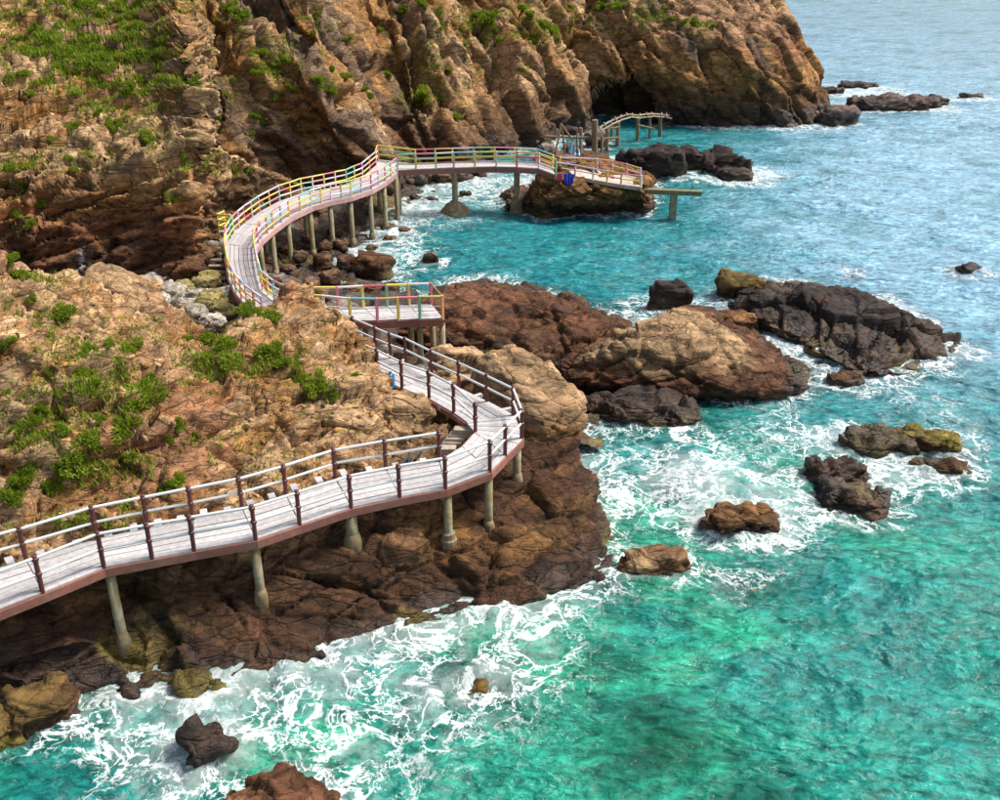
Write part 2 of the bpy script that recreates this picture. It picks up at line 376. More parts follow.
# --- back cliffs: ravine wall, buttress, slabs, cave, headland -------
back = [
 colC(150, [(0,330,62),(0,260,63),(0,200,64),(0,160,65),(0,120,66),(0,80,68),(0,40,70),(0,0,73),(0,-50,80),(0,-95,105)]),
 colC(225, [(0,320,61),(0,250,62),(0,205,62.5),(0,165,64),(0,125,65.5),(0,85,67.5),(0,40,70),(0,0,73),(0,-50,80),(0,-95,105)]),
 colC(275, [(0,300,64),(0,235,65),(0,200,66.5),(0,165,67.5),(0,128,68),(0,98,69),(5,60,72),(0,15,75),(0,-40,82),(0,-95,107)]),
 colC(320, [(0,290,66),(0,230,67),(0,195,68.5),(0,165,69),(5,130,69.2),(0,95,69.8),(-5,55,73),(-15,10,75),(-20,-40,83),(-25,-95,109)]),
 colC(350, [(10,285,68),(10,225,68.5),(10,190,68.8),(5,165,69.3),(0,130,69.7),(-8,98,70.3),(-22,55,73.5),(-35,10,76),(-45,-40,84.5),(-50,-95,111.5)]),
 colC(374, [(6,280,71),(6,222,71.5),(4,188,72),(0,165,72.5),(-10,125,73.5),(-20,95,74.5),(-32,55,77),(-50,5,81),(-55,-40,89),(-60,-95,112)]),
 colC(395, [(0,250,74),(0,195,76),(0,172,77),(-2,150,78.5),(-6,122,80),(-15,92,82),(-25,50,85),(-40,0,89),(-45,-40,96),(-50,-95,118)]),
 colC(430, [(2,235,74),(2,188,76.5),(2,165,78),(2,140,79),(-4,115,80.5),(-12,88,83),(-20,45,86),(-32,0,90),(-40,-40,97),(-45,-95,120)]),
 colC(470, [(8,225,77),(8,178,79.5),(6,160,80.5),(4,140,81.5),(-6,110,83.5),(-14,80,86),(-24,42,89),(-36,0,93),(-45,-40,99),(-50,-95,125)]),
 colC(515, [(12,215,82),(12,162,86),(10,152,86.8),(6,138,87.5),(-8,105,89),(-18,75,91),(-30,38,93.5),(-44,0,97),(-50,-40,103),(-60,-95,125)]),
 colC(560, [(6,205,88),(6,152,91),(5,142,92),(2,128,92.8),(-6,98,94),(-14,68,95.5),(-24,34,97.5),(-34,0,100),(-40,-40,106),(-50,-95,125)]),
 colC(600, [(0,200,95),(0,142,98),(0,132,99),(-2,118,99.8),(-6,92,101),(-12,64,102),(-18,32,103),(-26,0,105),(-30,-35,110),(-30,-95,125)]),
 colC(640, [(0,195,97),(0,136,100.5),(0,127,101),(0,114,101.2),(0,90,101.5),(-2,62,102),(-4,32,103.5),(-6,0,106),(-6,-35,111),(-6,-90,125)]),
 colC(700, [(0,195,97),(0,135,99.5),(0,127,100),(0,114,100.2),(0,88,100.6),(0,60,101.5),(0,32,103.5),(0,0,107),(0,-35,112),(0,-80,125)]),
 colC(760, [(0,195,97),(0,135,99),(0,127,99.5),(0,112,99.8),(-2,86,100.4),(-4,58,101.5),(-8,32,104),(-12,0,108),(-16,-35,114),(-20,-70,125)]),
 colC(812, [(0,195,98),(6,133,100.5),(4,127,101),(-2,112,101.5),(-6,86,102.5),(-14,60,104),(-24,34,106.5),(-34,0,111),(-45,-30,117),(-55,-60,127)]),
 colC(830, [(4,195,103),(6,132,106),(4,124,107),(-4,108,108),(-10,84,109),(-22,58,111),(-36,34,113),(-50,2,117),(-62,-26,124),(-75,-50,134)]),
 colC(826, [(6,190,120),(6,128,125),(2,118,126),(-6,104,127),(-14,82,128),(-28,56,130),(-44,32,132),(-60,4,136),(-74,-22,142),(-90,-45,150)]),
]
gB = loft(back, .2)
cave = P(633, 112, 101)
def dispB(p):
    d, c, q = rockdisp(p, (0.05, -0.95, 0.25), (3.2, 2.0, .8), (2.6, 1.1, .42), (.45, .26, .11), 240, .8, .16)
    d += .09 * ridged(p * 1.1, 3, 290) + (2.3 * slabs(p, (.87, -.1, .5), 5.2, 281, .55) * (.35 + .9 * sstep(-.3, .3, fbm(p * .13 + 7, 2, 282))) + .8 * slabs(p, (.9, -.1, .4), 1.9, 284, .5) * sstep(-.25, .25, fbm(p * .2, 2, 285))) * (1 - .75 * sstep(10, 14, p[:, 0]))
    d += .5 * slabs(p, (-.3, 0, -.9), 2.6, 287) * sstep(9, 14, p[:, 0])
    E = np.array([[.5, .15, -.85], [.86, -.1, .5], [-.05, -.98, -.2]]); w3 = p + .9 * np.stack([fbm(p * .3, 3, 251), fbm(p * .3 + 9, 3, 252), fbm(p * .3 + 18, 3, 253)], 1)
    gv_, gc_, ge_ = facet((w3 @ E.T) / np.array([9., 3.0, 4.0]), 254, 1.0)
    d += .75 * gv_ - .8 * (1 - sstep(0, .1, ge_))
    wr = 1 - sstep(11, 15, p[:, 0]); 
    d = d * (.65 + .35 * wr)
    return d, c, q
def caved(p):
    r = ((p[:, 0] - cave[0] + .6) / 2.7) ** 2 + ((p[:, 2] - .8) / 3.0) ** 2
    near = (p[:, 1] > 94) & (p[:, 1] < 112)
    dep = 5.0 * np.sqrt(np.clip(1 - r, 0, 1)) * near
    return np.stack([np.zeros_like(dep), dep, np.zeros_like(dep)], 1)
gB = gB + caved(gB.reshape(-1, 3)).reshape(gB.shape)
def colB(p, n, cell, q):
    a = fbm(p * .18, 4, 261); s = fbm(q * np.array([.15, .15, 1.3]), 4, 263); f = fbm(p * 1.1, 3, 265)
    col = lerp(np.tile(OCH * .85, (len(p), 1)), np.tile(TAN * .9, (len(p), 1)), sstep(-.35, .4, s * .8 + a * .5 + .5 * (cell - .5)))
    hd = sstep(7, 14, p[:, 0])
    hcol = lerp(np.tile(RED * 1.05, (len(p), 1)), np.tile(OCH * 1.05, (len(p), 1)), sstep(-.3, .3, a + .6 * s))
    hcol = lerp(hcol, np.tile(TAN, (len(p), 1)), sstep(6.5, 9.5, p[:, 2] + 1.5 * a) * .6)
    col = lerp(col, hcol, hd)
    col = lerp(col, np.tile(PURP * .7, (len(p), 1)), sstep(.18, .42, fbm(q * np.array([.12, .2, .6]) + 5, 3, 267)) * .7)
    col = lerp(col, np.tile(BRN, (len(p), 1)), sstep(.2, .5, f) * .5)
    low = 1 - sstep(3.0, 5.2, p[:, 2] + 1.6 * a)
    col = lerp(col, np.tile(BRN * .8, (len(p), 1)), low * .8)
    return shorewet(col, p, .8, 2.4, 271, .25)
back_cliff, _ = make_terrain('cliff', gB, dispB, colB, M_CLIFF, 'brown back cliff of tilted slabs with a dark sea cave at the headland', 'cliff')

# --- spur slab between left cliff and ravine -------------------------
spur = [
 [(180,230,48.5),(185,190,49.5),(190,165,50),(200,150,51),(212,147,53),(222,152,57)],
 [(215,240,54.5),(213,215,55),(215,185,55.3),(225,164,56),(238,158,57.5),(250,165,61)],
 [(240,235,57.5),(240,215,58),(242,195,58.3),(250,174,59),(262,170,60.2),(270,178,63)],
 [(275,230,60.5),(275,212,61),(277,200,61.3),(282,185,61.8),(292,183,62.6),(298,192,65)],
 [(308,225,63),(308,210,63.2),(309,203,63.4),(312,193,63.8),(317,192,64.2),(320,200,66)],
 [(330,225,65),(330,214,65.2),(330,208,65.4),(331,202,65.6),(333,202,66),(334,208,67)],
]
gS = loft(spur, .11)
def dispS(p):
    d, c, q = rockdisp(p, (0.3, 0.5, 0.2), (2, 1.4, .6), (1.4, .5), (.22, .1), 340, .4, .35)
    return d + .03 * fbm(p * 5, 3, 341), c, q
def colS(p, n, cell, q):
    a = fbm(p * .5, 4, 361); s = fbm(q * np.array([.4, .4, 2.5]), 4, 363)
    col = lerp(np.tile(OCH, (len(p), 1)), np.tile(TAN * .95, (len(p), 1)), sstep(-.5, .1, s * .7 + a))
    col = lerp(col, np.tile(BRN * .8, (len(p), 1)), (1 - sstep(4.2, 5.4, p[:, 2] + .6 * a)) * .8)
    return np.concatenate([col, np.zeros((len(p), 1))], 1)
make_terrain('rock_spur', gS, dispS, colS, M_CLIFF, 'smooth tan rock spur sloping from the left cliff down to the curved walkway', 'rock spur')

# --- gully floor (linear RBF through known points) -------------------
fl = [(200,300,2.3),(100,297,2.8),(0,290,3.2),(-150,290,3.4),(240,312,2.2),(300,325,1.4),(281,270,.45),(314,260,.25),(353,256,.05),(379,243,.0),(398,229,.0),
      (430,232,-1.0),(420,262,-1.1),(390,278,-.25),(360,288,.3),(330,302,.9),(420,303,.4),(245,245,1.1),(225,228,2.0),(300,218,.8),(345,204,.8),(388,196,.35),
      (415,192,.2),(450,190,-.5),(500,230,-1.5),(470,300,-1),(440,340,.5),(380,345,1.2),(330,350,1.6),(300,190,1.6),(240,200,2.4),(490,180,-.8),(520,260,-2),(500,330,-.8),(200,240,2.6)]
flw = np.array([P(*q) for q in fl])
A = np.hypot(flw[:, None, 0] - flw[None, :, 0], flw[:, None, 1] - flw[None, :, 1])
cw = np.linalg.solve(A + np.eye(len(flw)) * .3, flw[:, 2] - flw[:, 2].mean())
gx, gy = np.meshgrid(np.arange(-34, 4, .16), np.arange(33, 80, .16), indexing='ij')
gz = np.zeros_like(gx)
for k in range(len(flw)): gz += cw[k] * np.hypot(gx - flw[k, 0], gy - flw[k, 1])
gG = np.stack([gx, gy, np.minimum(gz + flw[:, 2].mean(), 3.6)], -1)
def dispG(p):
    v, c, e = facet(p / np.array([.9, .9, 3]), 440, .8)
    v2, c2, e2 = facet(p / np.array([.4, .4, 2]), 444, .8)
    return .16 * v - .1 * (1 - sstep(0, .15, e)) + .07 * v2 + .25 * fbm(p * .5, 3, 447), c, p
def colG(p, n, cell, q):
    a = fbm(p * .6, 4, 461)
    col = lerp(np.tile(BRN * .8, (len(p), 1)), np.tile(GRY * .8, (len(p), 1)), sstep(-.2, .4, a + .8 * (cell - .5)))
    return shorewet(col, p, .5, 1.5, 471, .5)
make_terrain('gully_floor', gG, dispG, colG, M_REEF, 'dark stony gully floor under the curved walkway', 'ground')

# --- reef and stage rocks -------------------------------------------
def reefcol(base, top, zt, seed, wet=(.2, .8), alg=.4, red=.3):
    def f(p, n, cell, q):
        a = fbm(p * .5, 4, seed); s = fbm(q * np.array([.4, .4, 2.0]), 3, seed + 3)
        col = lerp(np.tile(base, (len(p), 1)), np.tile(top, (len(p), 1)), sstep(zt[0], zt[1], p[:, 2] + .8 * a + .25 * s))
        col = lerp(col, np.tile(RED, (len(p), 1)), sstep(.05, .4, fbm(p * .45 + 3, 3, seed + 8)) * red)
        col = col * (.8 + .4 * cell[:, None])
        return shorewet(col, p, wet[0], wet[1], seed + 11, alg)
    return f
def reefdisp(seed, amp=1.0, sizes=(1.3, .5, .22), st=(1.5, 1.2, .7), rot=(.2, .35, .5), fb=.35, groove=.3, gs=2.4):
    def f(p):
        d, c, q = rockdisp(p, rot, st, sizes, [a * amp for a in (.13, .05, .022)], seed, fb * amp * .8, .35)
        qq = (p + .35 * np.stack([fbm(p * .7, 3, seed + 61), fbm(p * .7 + 9, 3, seed + 62), fbm(p * .7 + 18, 3, seed + 63)], 1)) @ rotm(.15, .3, .55).T
        gv_, gc_, ge_ = facet(qq / (np.array([1.5, 1.0, .62]) * gs), seed + 70, 1.0)
        d = d + groove * .9 * gv_ - groove * 1.0 * (1 - sstep(0, .14, ge_))
        return d - .06 + amp * (.26 * slabs(p, (.38, -.25, .85), .9, seed + 31, .35) + .05 * slabs(p, (.34, -.3, .85), .3, seed + 33, .35)) + .025 * ridged(p * 2.6, 3, seed + 50), c, q
    return f
reef1 = [
 [(390,375,.4),(392,352,1.0),(398,330,1.8),(405,312,2.3),(415,304,2.0),(425,297,-.8)],
 [(430,372,.3),(430,350,1.0),(425,325,2.0),(432,303,2.6),(438,293,2.0),(445,288,-.8)],
 [(470,370,.3),(465,350,1.0),(468,322,1.9),(476,296,2.5),(481,289,2.0),(488,284,-.8)],
 [(545,366,.3),(540,345,.9),(540,320,1.5),(547,302,1.9),(551,297,1.5),(555,292,-.8)],
 [(600,360,.2),(600,345,.7),(605,330,1.1),(610,321,1.2),(613,317,.8),(616,312,-.8)],
 [(660,350,-.8),(658,340,-.8),(655,332,-.8),(652,326,-.8),(650,322,-.8),(648,318,-.8)]]
o, _ = make_terrain('rock_shelf', loft(reef1, .09), reefdisp(540, .95, groove=.15, gs=2.4), reefcol(BRN * .6, RED * .5, (.5, 1.6), 541, (.1, .6), .3, .25), M_REEF,
   'dark reddish brown rock shelf running out from the coloured viewing platform', 'rock', None)
reef2 = [
 [(545,400,-.8),(545,392,-.6),(548,380,-.4),(555,368,-.4),(565,360,-.4),(575,352,-.6)],
 [(572,398,-.8),(572,385,.6),(575,366,1.3),(582,350,1.7),(595,343,1.2),(605,338,.2)],
 [(625,408,-.8),(622,392,.5),(620,368,1.4),(625,342,2.2),(640,328,1.9),(652,320,.4)],
 [(685,408,-.8),(685,392,.6),(677,362,1.7),(668,326,2.5),(678,313,2.1),(690,308,.2)],
 [(745,410,-.8),(742,394,.5),(738,370,1.2),(725,336,1.9),(727,323,1.5),(732,318,.1)],
 [(800,402,-.8),(800,390,.3),(796,379,.7),(788,365,.8),(785,355,.6),(786,350,-.4)],
 [(832,392,-.8),(830,388,-.6),(828,382,-.5),(824,376,-.5),(820,370,-.5),(815,364,-.8)]]
make_terrain('rock_slab', loft(reef2, .08), reefdisp(560, .75, (1.1, .42, .2), (1.8, .9, .6), (.5, .2, -.5), .3, .17, 2.4), reefcol(RED * .5, TAN * .72, (1.05, 1.9), 561, (.2, .8), .2, .25), M_REEF,
   'tan ribbed rock slab with dark wet foot between shelf and sea', 'rock', None)
reef3 = [
 [(718,312,-.8),(720,305,-.5),(722,298,-.4),(724,292,-.4),(727,287,-.5),(730,282,-.8)],
 [(742,335,-.8),(745,320,.5),(748,302,1.2),(754,288,1.5),(760,283,1.1),(766,278,-.8)],
 [(800,362,-.8),(803,344,.5),(814,318,1.1),(820,298,1.55),(826,289,1.2),(830,282,-.8)],
 [(862,390,-.8),(864,372,.4),(870,347,.85),(876,318,1.2),(881,304,1.0),(886,296,-.8)],
 [(925,390,-.8),(925,370,.3),(922,350,.6),(920,330,.75),(919,320,.6),(919,312,-.8)],
 [(972,362,-.8),(968,353,-.5),(965,344,-.4),(962,336,-.4),(957,330,-.5),(952,322,-.8)]]
make_terrain('dark_reef', loft(reef3, .08), reefdisp(580, 1.0, (2.0, .7, .28), (1.9, 1.0, .45), (.15, .3, .4), .3, .42, 2.9), reefcol(DRK * .5, PURP * .3, (.3, 1.5), 581, (.4, 1.5), .35, .3), M_REEF,
   'black purple layered reef rock at the seaward end of the slab', 'rock', None)
stage = [
 [(498,214,-.9),(500,207,-.6),(502,202,-.5),(504,198,-.5),(508,194,-.6),(512,190,-.9)],
 [(506,218,-.9),(507,206,.4),(508,198,.8),(510,194,.9),(514,191,.5),(518,187,-.9)],
 [(528,219,-.9),(529,206,.5),(529,199,.8),(530,194,.9),(535,189,.5),(539,184,-.9)],
 [(538,220,-.9),(538,208,.8),(535,185,2.3),(540,176,2.6),(548,167,2.5),(554,158,-.9)],
 [(580,220,-.9),(580,208,.9),(578,187,2.3),(580,178,2.6),(584,163,2.55),(590,152,-.9)],
 [(628,219,-.9),(628,207,.8),(627,193,1.95),(627,186,2.25),(630,174,2.2),(634,164,-.9)],
 [(646,217,-.9),(648,207,.6),(647,196,1.6),(646,189,2.0),(648,180,1.8),(650,170,-.9)],
 [(655,214,-.9),(654,207,-.8),(653,201,-.8),(653,195,-.8),(655,188,-.8),(660,180,-.9)]]
make_terrain('stage_rock', loft(stage, .09), reefdisp(600, .9), reefcol(BRN * .75, OCH * .55, (.6, 2.0), 601, (.3, 1.1), .4, .2), M_REEF,
   'flat topped brown rock in the sea under the small railed terrace', 'rock', None)

# --- single rocks ----------------------------------------------------
def ico(sub):
    import bmesh
    bm = bmesh.new(); bmesh.ops.create_icosphere(bm, subdivisions=sub, radius=1)
    v = np.array([x.co[:] for x in bm.verts]); f = np.array([[y.index for y in x.verts] for x in bm.faces]); bm.free()
    return v, f
ICO = {k: ico(k) for k in (1, 2, 3, 4, 5, 6)}
def rock(name, c, r, rz, seed, sub, colf, label, cat='rock', group=None, amp=1.0, box=0.35, mat=M_REEF, tilt=(0, 0)):
    v, f = ICO[sub]
    r = np.array(r, float)
    # squarish super-ellipsoid
    w_ = np.abs(v) ** (1 - box) * np.sign(v); w_ /= (np.abs(w_) ** 3).sum(1, keepdims=True) ** (1 / 3)
    p = w_ * r
    rr = r.min() if r.min() > .15 else r.max() * .5
    loc = p + np.array([seed * 7.3, seed * 3.1, seed * 1.7])
    n = v / r; n /= np.linalg.norm(n, axis=1, keepdims=True)
    d = .3 * rr * fbm(loc / rr * .8, 2, seed)
    for k, (s, a) in enumerate(((1.15, .30), (.5, .10), (.22, .025))):
        fv, cv, e = facet(loc / (rr * s) * np.array([.7, .8, 1.5]), seed + k * 5, 1.0)
        d = d + a * rr * fv - a * .35 * rr * (1 - sstep(0, .07, e))
        if k == 1: cell = cv
    p = p + n * (d * amp)[:, None]
    Mx = np.array(Matrix.Rotation(rz, 3, 'Z') @ Matrix.Rotation(tilt[0], 3, 'X') @ Matrix.Rotation(tilt[1], 3, 'Y'))
    p = p @ Mx.T
    c = np.array(c, float)
    me = mesh_np(name, p, f); setcol(me, colf(p + c, n, cell, p + c))
    o = link(name, me, mat); o.location = c
    tag(o, label, cat, group)
    terr.append((p + c, f))
    return o
def searock(name, px, py, wpx, h, dr, rz, seed, colf, label, sub=5, amp=1.0, group=None, base=-.35, box=.35, tilt=(0, 0)):
    """px,py = middle of the footprint on the water, wpx = width in the photo, dr = depth / width"""
    c = P(px, py, 0); wm = wpx * np.linalg.norm(ray(px, py)) * 0 + wpx * (CAM_H / -ray(px, py)[2]) / F_PX
    rx = wm / 2
    if sub == 5 and wpx < 56: sub = 4
    hz = (h - base) / 2 / .95
    return rock(name, (c[0], c[1], base + hz * .9), (rx, rx * dr, hz), rz, seed, sub, colf, label, 'rock', group, amp, box, M_REEF, tilt)
blk = lambda s: reefcol(DRK * .5, PURP * .26, (.2, 1.2), s, (.4, 1.4), .3, .1)
brnr = lambda s: reefcol(BRN * .6, OCH * .45 + BRN * .2, (.2, 1.0), s, (0, .4), .3, .3)
tanr = lambda s: reefcol(OCH * .9, TAN, (.3, 1.2), s, (-.3, .2), .1, .1)
searock('sea_rock', 836, 474, 58, .5, .7, .4, 701, blk(701), 'black wet rock washed by foam beside the white surge', amp=1.3)
searock('sea_rock', 850, 502, 70, .48, .6, -.3, 702, blk(702), 'jagged black rock with pointed end just below another black rock', amp=1.3)
searock('sea_rock', 882, 444, 84, .5, .55, .1, 703, blk(703), 'long black rock partly covered by white wash', amp=1.2)
searock('sea_rock', 930, 444, 60, .5, .55, -.2, 704, reefcol(BRN * .7, ALG * 1.1, (.1, .6), 704, (-.2, .1), .9, 0), 'dark rock topped with yellow seaweed', amp=1.1)
searock('sea_rock', 940, 467, 60, .25, .4, -.35, 705, brnr(705), 'low brown rock awash behind the yellow topped rock')
searock('sea_rock', 737, 528, 78, .6, .5, .0, 706, brnr(706), 'brown ridged rock alone in the foam', amp=1.2)
searock('sea_rock', 654, 568, 68, .55, .6, .1, 707, reefcol(BRN * 1.1, TAN * .62, (.1, .8), 707, (-.3, .2), .1, .3), 'low tan rounded rock off the promontory tip', amp=.8)
searock('sea_rock', 206, 756, 52, .8, .85, .7, 708, blk(708), 'dark pointed rock standing in lacy foam below the boardwalk', amp=1.2)
searock('sea_rock', 285, 822, 118, .75, .6, .1, 709, reefcol(BRN * .6, RED * .9, (.2, 1.0), 709, (-.1, .3), .1, .6), 'reddish brown broad rock at the water below the dark pointed rock', sub=6, amp=1.1)
searock('sea_rock', 474, 688, 88, .06, .55, .1, 710, reefcol(BRN * .7, ALG * .6, (-.4, .2), 710, (-.9, -.5), .6, .2), 'olive rock barely breaking the surface in green water', base=-.8)
searock('sea_rock', 742, 584, 60, -.08, .7, .3, 711, brnr(711), 'submerged brown rock showing through foam streaks', base=-.9)
searock('sea_rock', 676, 484, 40, .08, .6, .2, 712, brnr(712), 'small brown rock awash in the foamy cove', base=-.6)
searock('sea_rock', 640, 416, 110, .75, .5, -.15, 713, blk(713), 'dark boulder at the foot of the tan slab', amp=1.1, sub=6)
searock('sea_rock', 603, 412, 50, .6, .7, .3, 714, blk(714), 'small dark boulder beside the tip of the promontory')
searock('sea_rock', 845, 381, 34, .35, .6, .0, 715, brnr(715), 'small tan stone in the gap between slab and black reef', sub=4)
searock('sea_rock', 742, 296, 45, 1.3, .8, .3, 716, reefcol(BRN * .6, ALG * .5 + BRN * .4, (.4, 1.2), 716, (.0, .4), .5, .2), 'olive brown knob at the left end of the black reef')
searock('sea_rock', 736, 332, 40, .9, .7, .2, 738, brnr(738), 'brown rock wedged between the tan slab and the black reef')
searock('sea_rock', 668, 310, 42, 1.5, .5, .2, 717, blk(717), 'small black knob behind the tan slab top', sub=4)
searock('sea_rock', 968, 274, 25, .6, .6, .1, 718, blk(718), 'lone small black rock in open water', sub=4)
searock('sea_rock', 894, 107, 92, 1.0, .5, .08, 719, reefcol(PURP * .6, PURP * 1.0, (.2, 1.5), 719, (.0, .6), .2, .1), 'long grey reef rock off the headland', amp=1.4, box=.2)
searock('sea_rock', 935, 103, 26, .7, .6, .0, 720, blk(720), 'small dark rock at the seaward end of the grey reef', sub=4)
searock('sea_rock', 972, 98, 24, .5, .5, .0, 721, blk(721), 'outermost tiny dark rock beyond the grey reef', sub=4)
searock('sea_rock', 858, 88, 40, .7, .5, .0, 722, blk(722), 'low dark rock behind the grey reef in breaking foam', sub=4)
searock('sea_rock', 828, 94, 30, .8, .6, .0, 723, blk(723), 'dark rock close to the headland point', sub=4)
searock('sea_rock', 838, 124, 38, 1.5, .8, .3, 724, reefcol(PURP * .8, PURP * 1.3, (.5, 2), 724, (.2, .8), .1, .1), 'grey broken rock at the foot of the headland point', amp=1.3)
searock('sea_rock', 650, 176, 66, 2.0, .6, .15, 725, blk(725), 'bulky black rock behind the small railed terrace', amp=1.2)
searock('sea_rock', 690, 168, 46, 1.5, .6, .0, 726, blk(726), 'middle black rock behind the terrace, beside the bulky one', amp=1.2)
searock('sea_rock', 722, 172, 44, 1.6, .7, .2, 727, blk(727), 'black jagged rock with white surf on its seaward side', amp=1.4)
searock('sea_rock', 735, 178, 36, .7, .6, .2, 728, blk(728), 'low dark rock awash in the surf beside the jagged rock')
searock('sea_rock', 432, 262, 16, .5, .8, .0, 729, brnr(729), 'small round brown rock in the turquoise inlet', sub=3)
searock('sea_rock', 415, 200, 12, .4, .6, .0, 730, blk(730), 'tiny dark rock awash under the coloured bridge', sub=3)
searock('sea_rock', 430, 202, 18, .35, .5, .1, 731, blk(731), 'small flat dark rock awash under the coloured bridge', sub=3)
searock('sea_rock', 466, 196, 12, .4, .6, .2, 732, blk(732), 'tiny dark rock beside the bridge pier', sub=3)
searock('sea_rock', 372, 274, 46, 1.2, .6, -.5, 733, reefcol(BRN * .6, BRN, (.2, 1.0), 733, (.1, .6), .5, .2), 'dark tilted rock under the curved walkway at the inlet edge')
searock('sea_rock', 42, 716, 64, .9, .7, .6, 734, reefcol(BRN * .8, ALG * .35 + BRN * .5, (.1, .8), 734, (-.2, .2), .7, .1), 'olive green boulder at the water below the boardwalk', amp=.8)
searock('sea_rock', -5, 738, 55, .8, .8, .2, 735, reefcol(BRN * .8, ALG * .4 + BRN * .5, (.0, .6), 735, (-.2, .2), .8, .1), 'mossy yellow green boulder beside the olive boulder', amp=.8)
searock('sea_rock', 760, 806, 80, -.3, .5, .2, 736, reefcol(BRN, ALG, (-.4, .2), 736, (-.9, -.5), .6, .2), 'sunken olive rock in the green water', base=-.9)
searock('sea_rock', 655, 745, 110, -.38, .5, .3, 737, reefcol(DRK, BRN * .6, (-.4, .2), 737, (-.9, -.5), .4, .2), 'dark sunken rock patch under green water', base=-1.2)
# boulders on land
c = P(522, 403, 2.1); rock('boulder', c, (2.4, 1.45, 1.6), -1.0, 801, 6, reefcol(OCH * .6, TAN * .8, (1.2, 2.8), 801, (-1, -.5), 0, .2), 'big smooth tan boulder outside the boardwalk bend', 'boulder', None, .6, .12, M_BOULD, (.0, .16))
c = P(455, 372, 2.0); rock('boulder', c, (1.1, .9, .9), .2, 802, 5, tanr(802), 'tan boulder beside the outer rail behind the big smooth one', 'boulder', None, .8, .3, M_BOULD)
c = P(122, 318, 3.6); rock('boulder', c, (2.0, 1.5, 1.75), -.15, 803, 5, reefcol(RED * 1.5, TAN * .95, (3.0, 4.6), 803, (-1, -.5), 0, .5), 'large pinkish smooth boulder in the gully beside grey stones', 'boulder', None, .6, .25, M_BOULD, (0, .3))
c = P(385, 415, 2.75); rock('boulder', c, (1.7, .8, .7), -.35, 804, 5, reefcol(OCH, TAN * 1.02, (1.8, 2.8), 804, (-1, -.5), 0, .1), 'long tan lobed boulder inside the boardwalk bend', 'boulder', None, .7, .3, M_BOULD)
c = P(350, 425, 3.0); rock('boulder', c, (1.0, .7, .6), -.2, 805, 5, tanr(805), 'tan lump beside the long lobed boulder', 'boulder', None, .7, .3, M_BOULD)
gcol = lambda s: reefcol(GRY * .55, GRY * (1.0 + .5 * random.random()), (1.0, 2.6), s, (-1, -.5), 0, .05)
gb = [(128,291,24),(148,288,26),(168,283,22),(175,298,26),(160,305,20),(186,290,24),(190,306,24),(170,315,18),(200,297,22),(206,286,26),(212,304,30),(197,318,24),(183,322,18),(222,312,20),(150,298,16),(140,300,16),(206,322,20),(180,281,16),(158,296,14),(170,291,16),(214,322,18),(190,281,18),(224,296,20)]
for k, (px, py, wd) in enumerate(gb):
    z = 2.75; c = P(px, py, z); t = (CAM_H - z) / -ray(px, py)[2]; rx = wd * t / 2000 * 1.15
    green = k in (5, 9, 10, 13)
    rock('boulder', c, (rx, rx * random.uniform(.7, 1), rx * random.uniform(.6, .9)), random.uniform(0, 3), 820 + k, 4,
         reefcol(GRY * .5, ALG * 1.3 + .05, (1.6, 2.6), 820 + k, (-1, -.5), 0, 0) if green else gcol(820 + k),
         'mossy olive boulder in the gully boulder pile' if green else ('large ' if wd >= 24 else 'small ' if wd <= 18 else 'middle-sized ') + 'pale grey boulder in the gully boulder pile', 'boulder',
         'mossy boulders in the gully' if green else 'grey boulders in the gully', .8, .4, M_BOULD)
ub = [(268,262,.8,16),(290,272,.7,18),(300,258,.8,16),(322,262,.5,18),(330,278,.8,22),(345,262,.3,18),(310,285,1.0,20),(340,246,.5,16),(362,262,.2,16),(275,285,1.2,18),(296,292,1.4,20),(352,290,.7,18),(325,246,.7,14),(308,240,1.0,14),(370,250,.1,14),(390,240,.1,14),(335,232,.7,14),(405,232,0,12),(372,290,.5,16),(390,288,.3,16),(318,298,1.2,20),(286,250,1.0,14)]
for k, (px, py, z, wd) in enumerate(ub):
    c = P(px, py, z); t = (CAM_H - z) / -ray(px, py)[2]; rx = wd * t / 2000 * 1.0
    rock('boulder', c, (rx, rx * random.uniform(.7, 1), rx * random.uniform(.6, .9)), random.uniform(0, 3), 860 + k, 4,
         reefcol(BRN * .6, BRN * .9 + .03, (z - .3, z + .8), 860 + k, (.0, .5), .5, .15), ('large ' if wd >= 18 else 'small ' if wd <= 14 else 'middle-sized ') + 'dark brown boulder on the shore under the curved walkway', 'boulder', 'dark boulders under the curved walkway', .9, .4)
# low rocks along the inlet behind the bridge
for k, (px, py, wd, h) in enumerate([(404,186,22,1.2),(422,184,24,1.4),(444,184,20,1.0),(462,181,22,.9),(480,178,18,.6),(548,160,26,1.2),(572,158,24,1.0),(596,146,24,1.4)]):
    searock('shore_rock', px, py, wd, h, .7, .3 * k, 890 + k, reefcol(BRN * .7, GRY * .7, (.3, 1.4), 890 + k, (.0, .6), .4, .2), 'low brown rock along the inlet shore behind the bridge', sub=4, group='shore rocks behind the bridge')

# ------------------------------------------------------------------ ray casting on the land
def build_bvh():
    vs = []; fs = []; off = 0
    for v, f in terr:
        if f.shape[1] == 4: f = np.concatenate([f[:, :3], f[:, [0, 2, 3]]])
        vs.append(v); fs.append(f + off); off += len(v)
    return BVHTree.FromPolygons(np.concatenate(vs).tolist(), np.concatenate(fs).tolist())
bvh = build_bvh()
def cast(px, py):
    d = Vector(ray(px, py)).normalized()
    return bvh.ray_cast(CAMV, d)
def ground(x, y, z):
    h = bvh.ray_cast(Vector((x, y, z)), Vector((0, 0, -1)))
    return h[0].z if h[0] is not None else -2.0

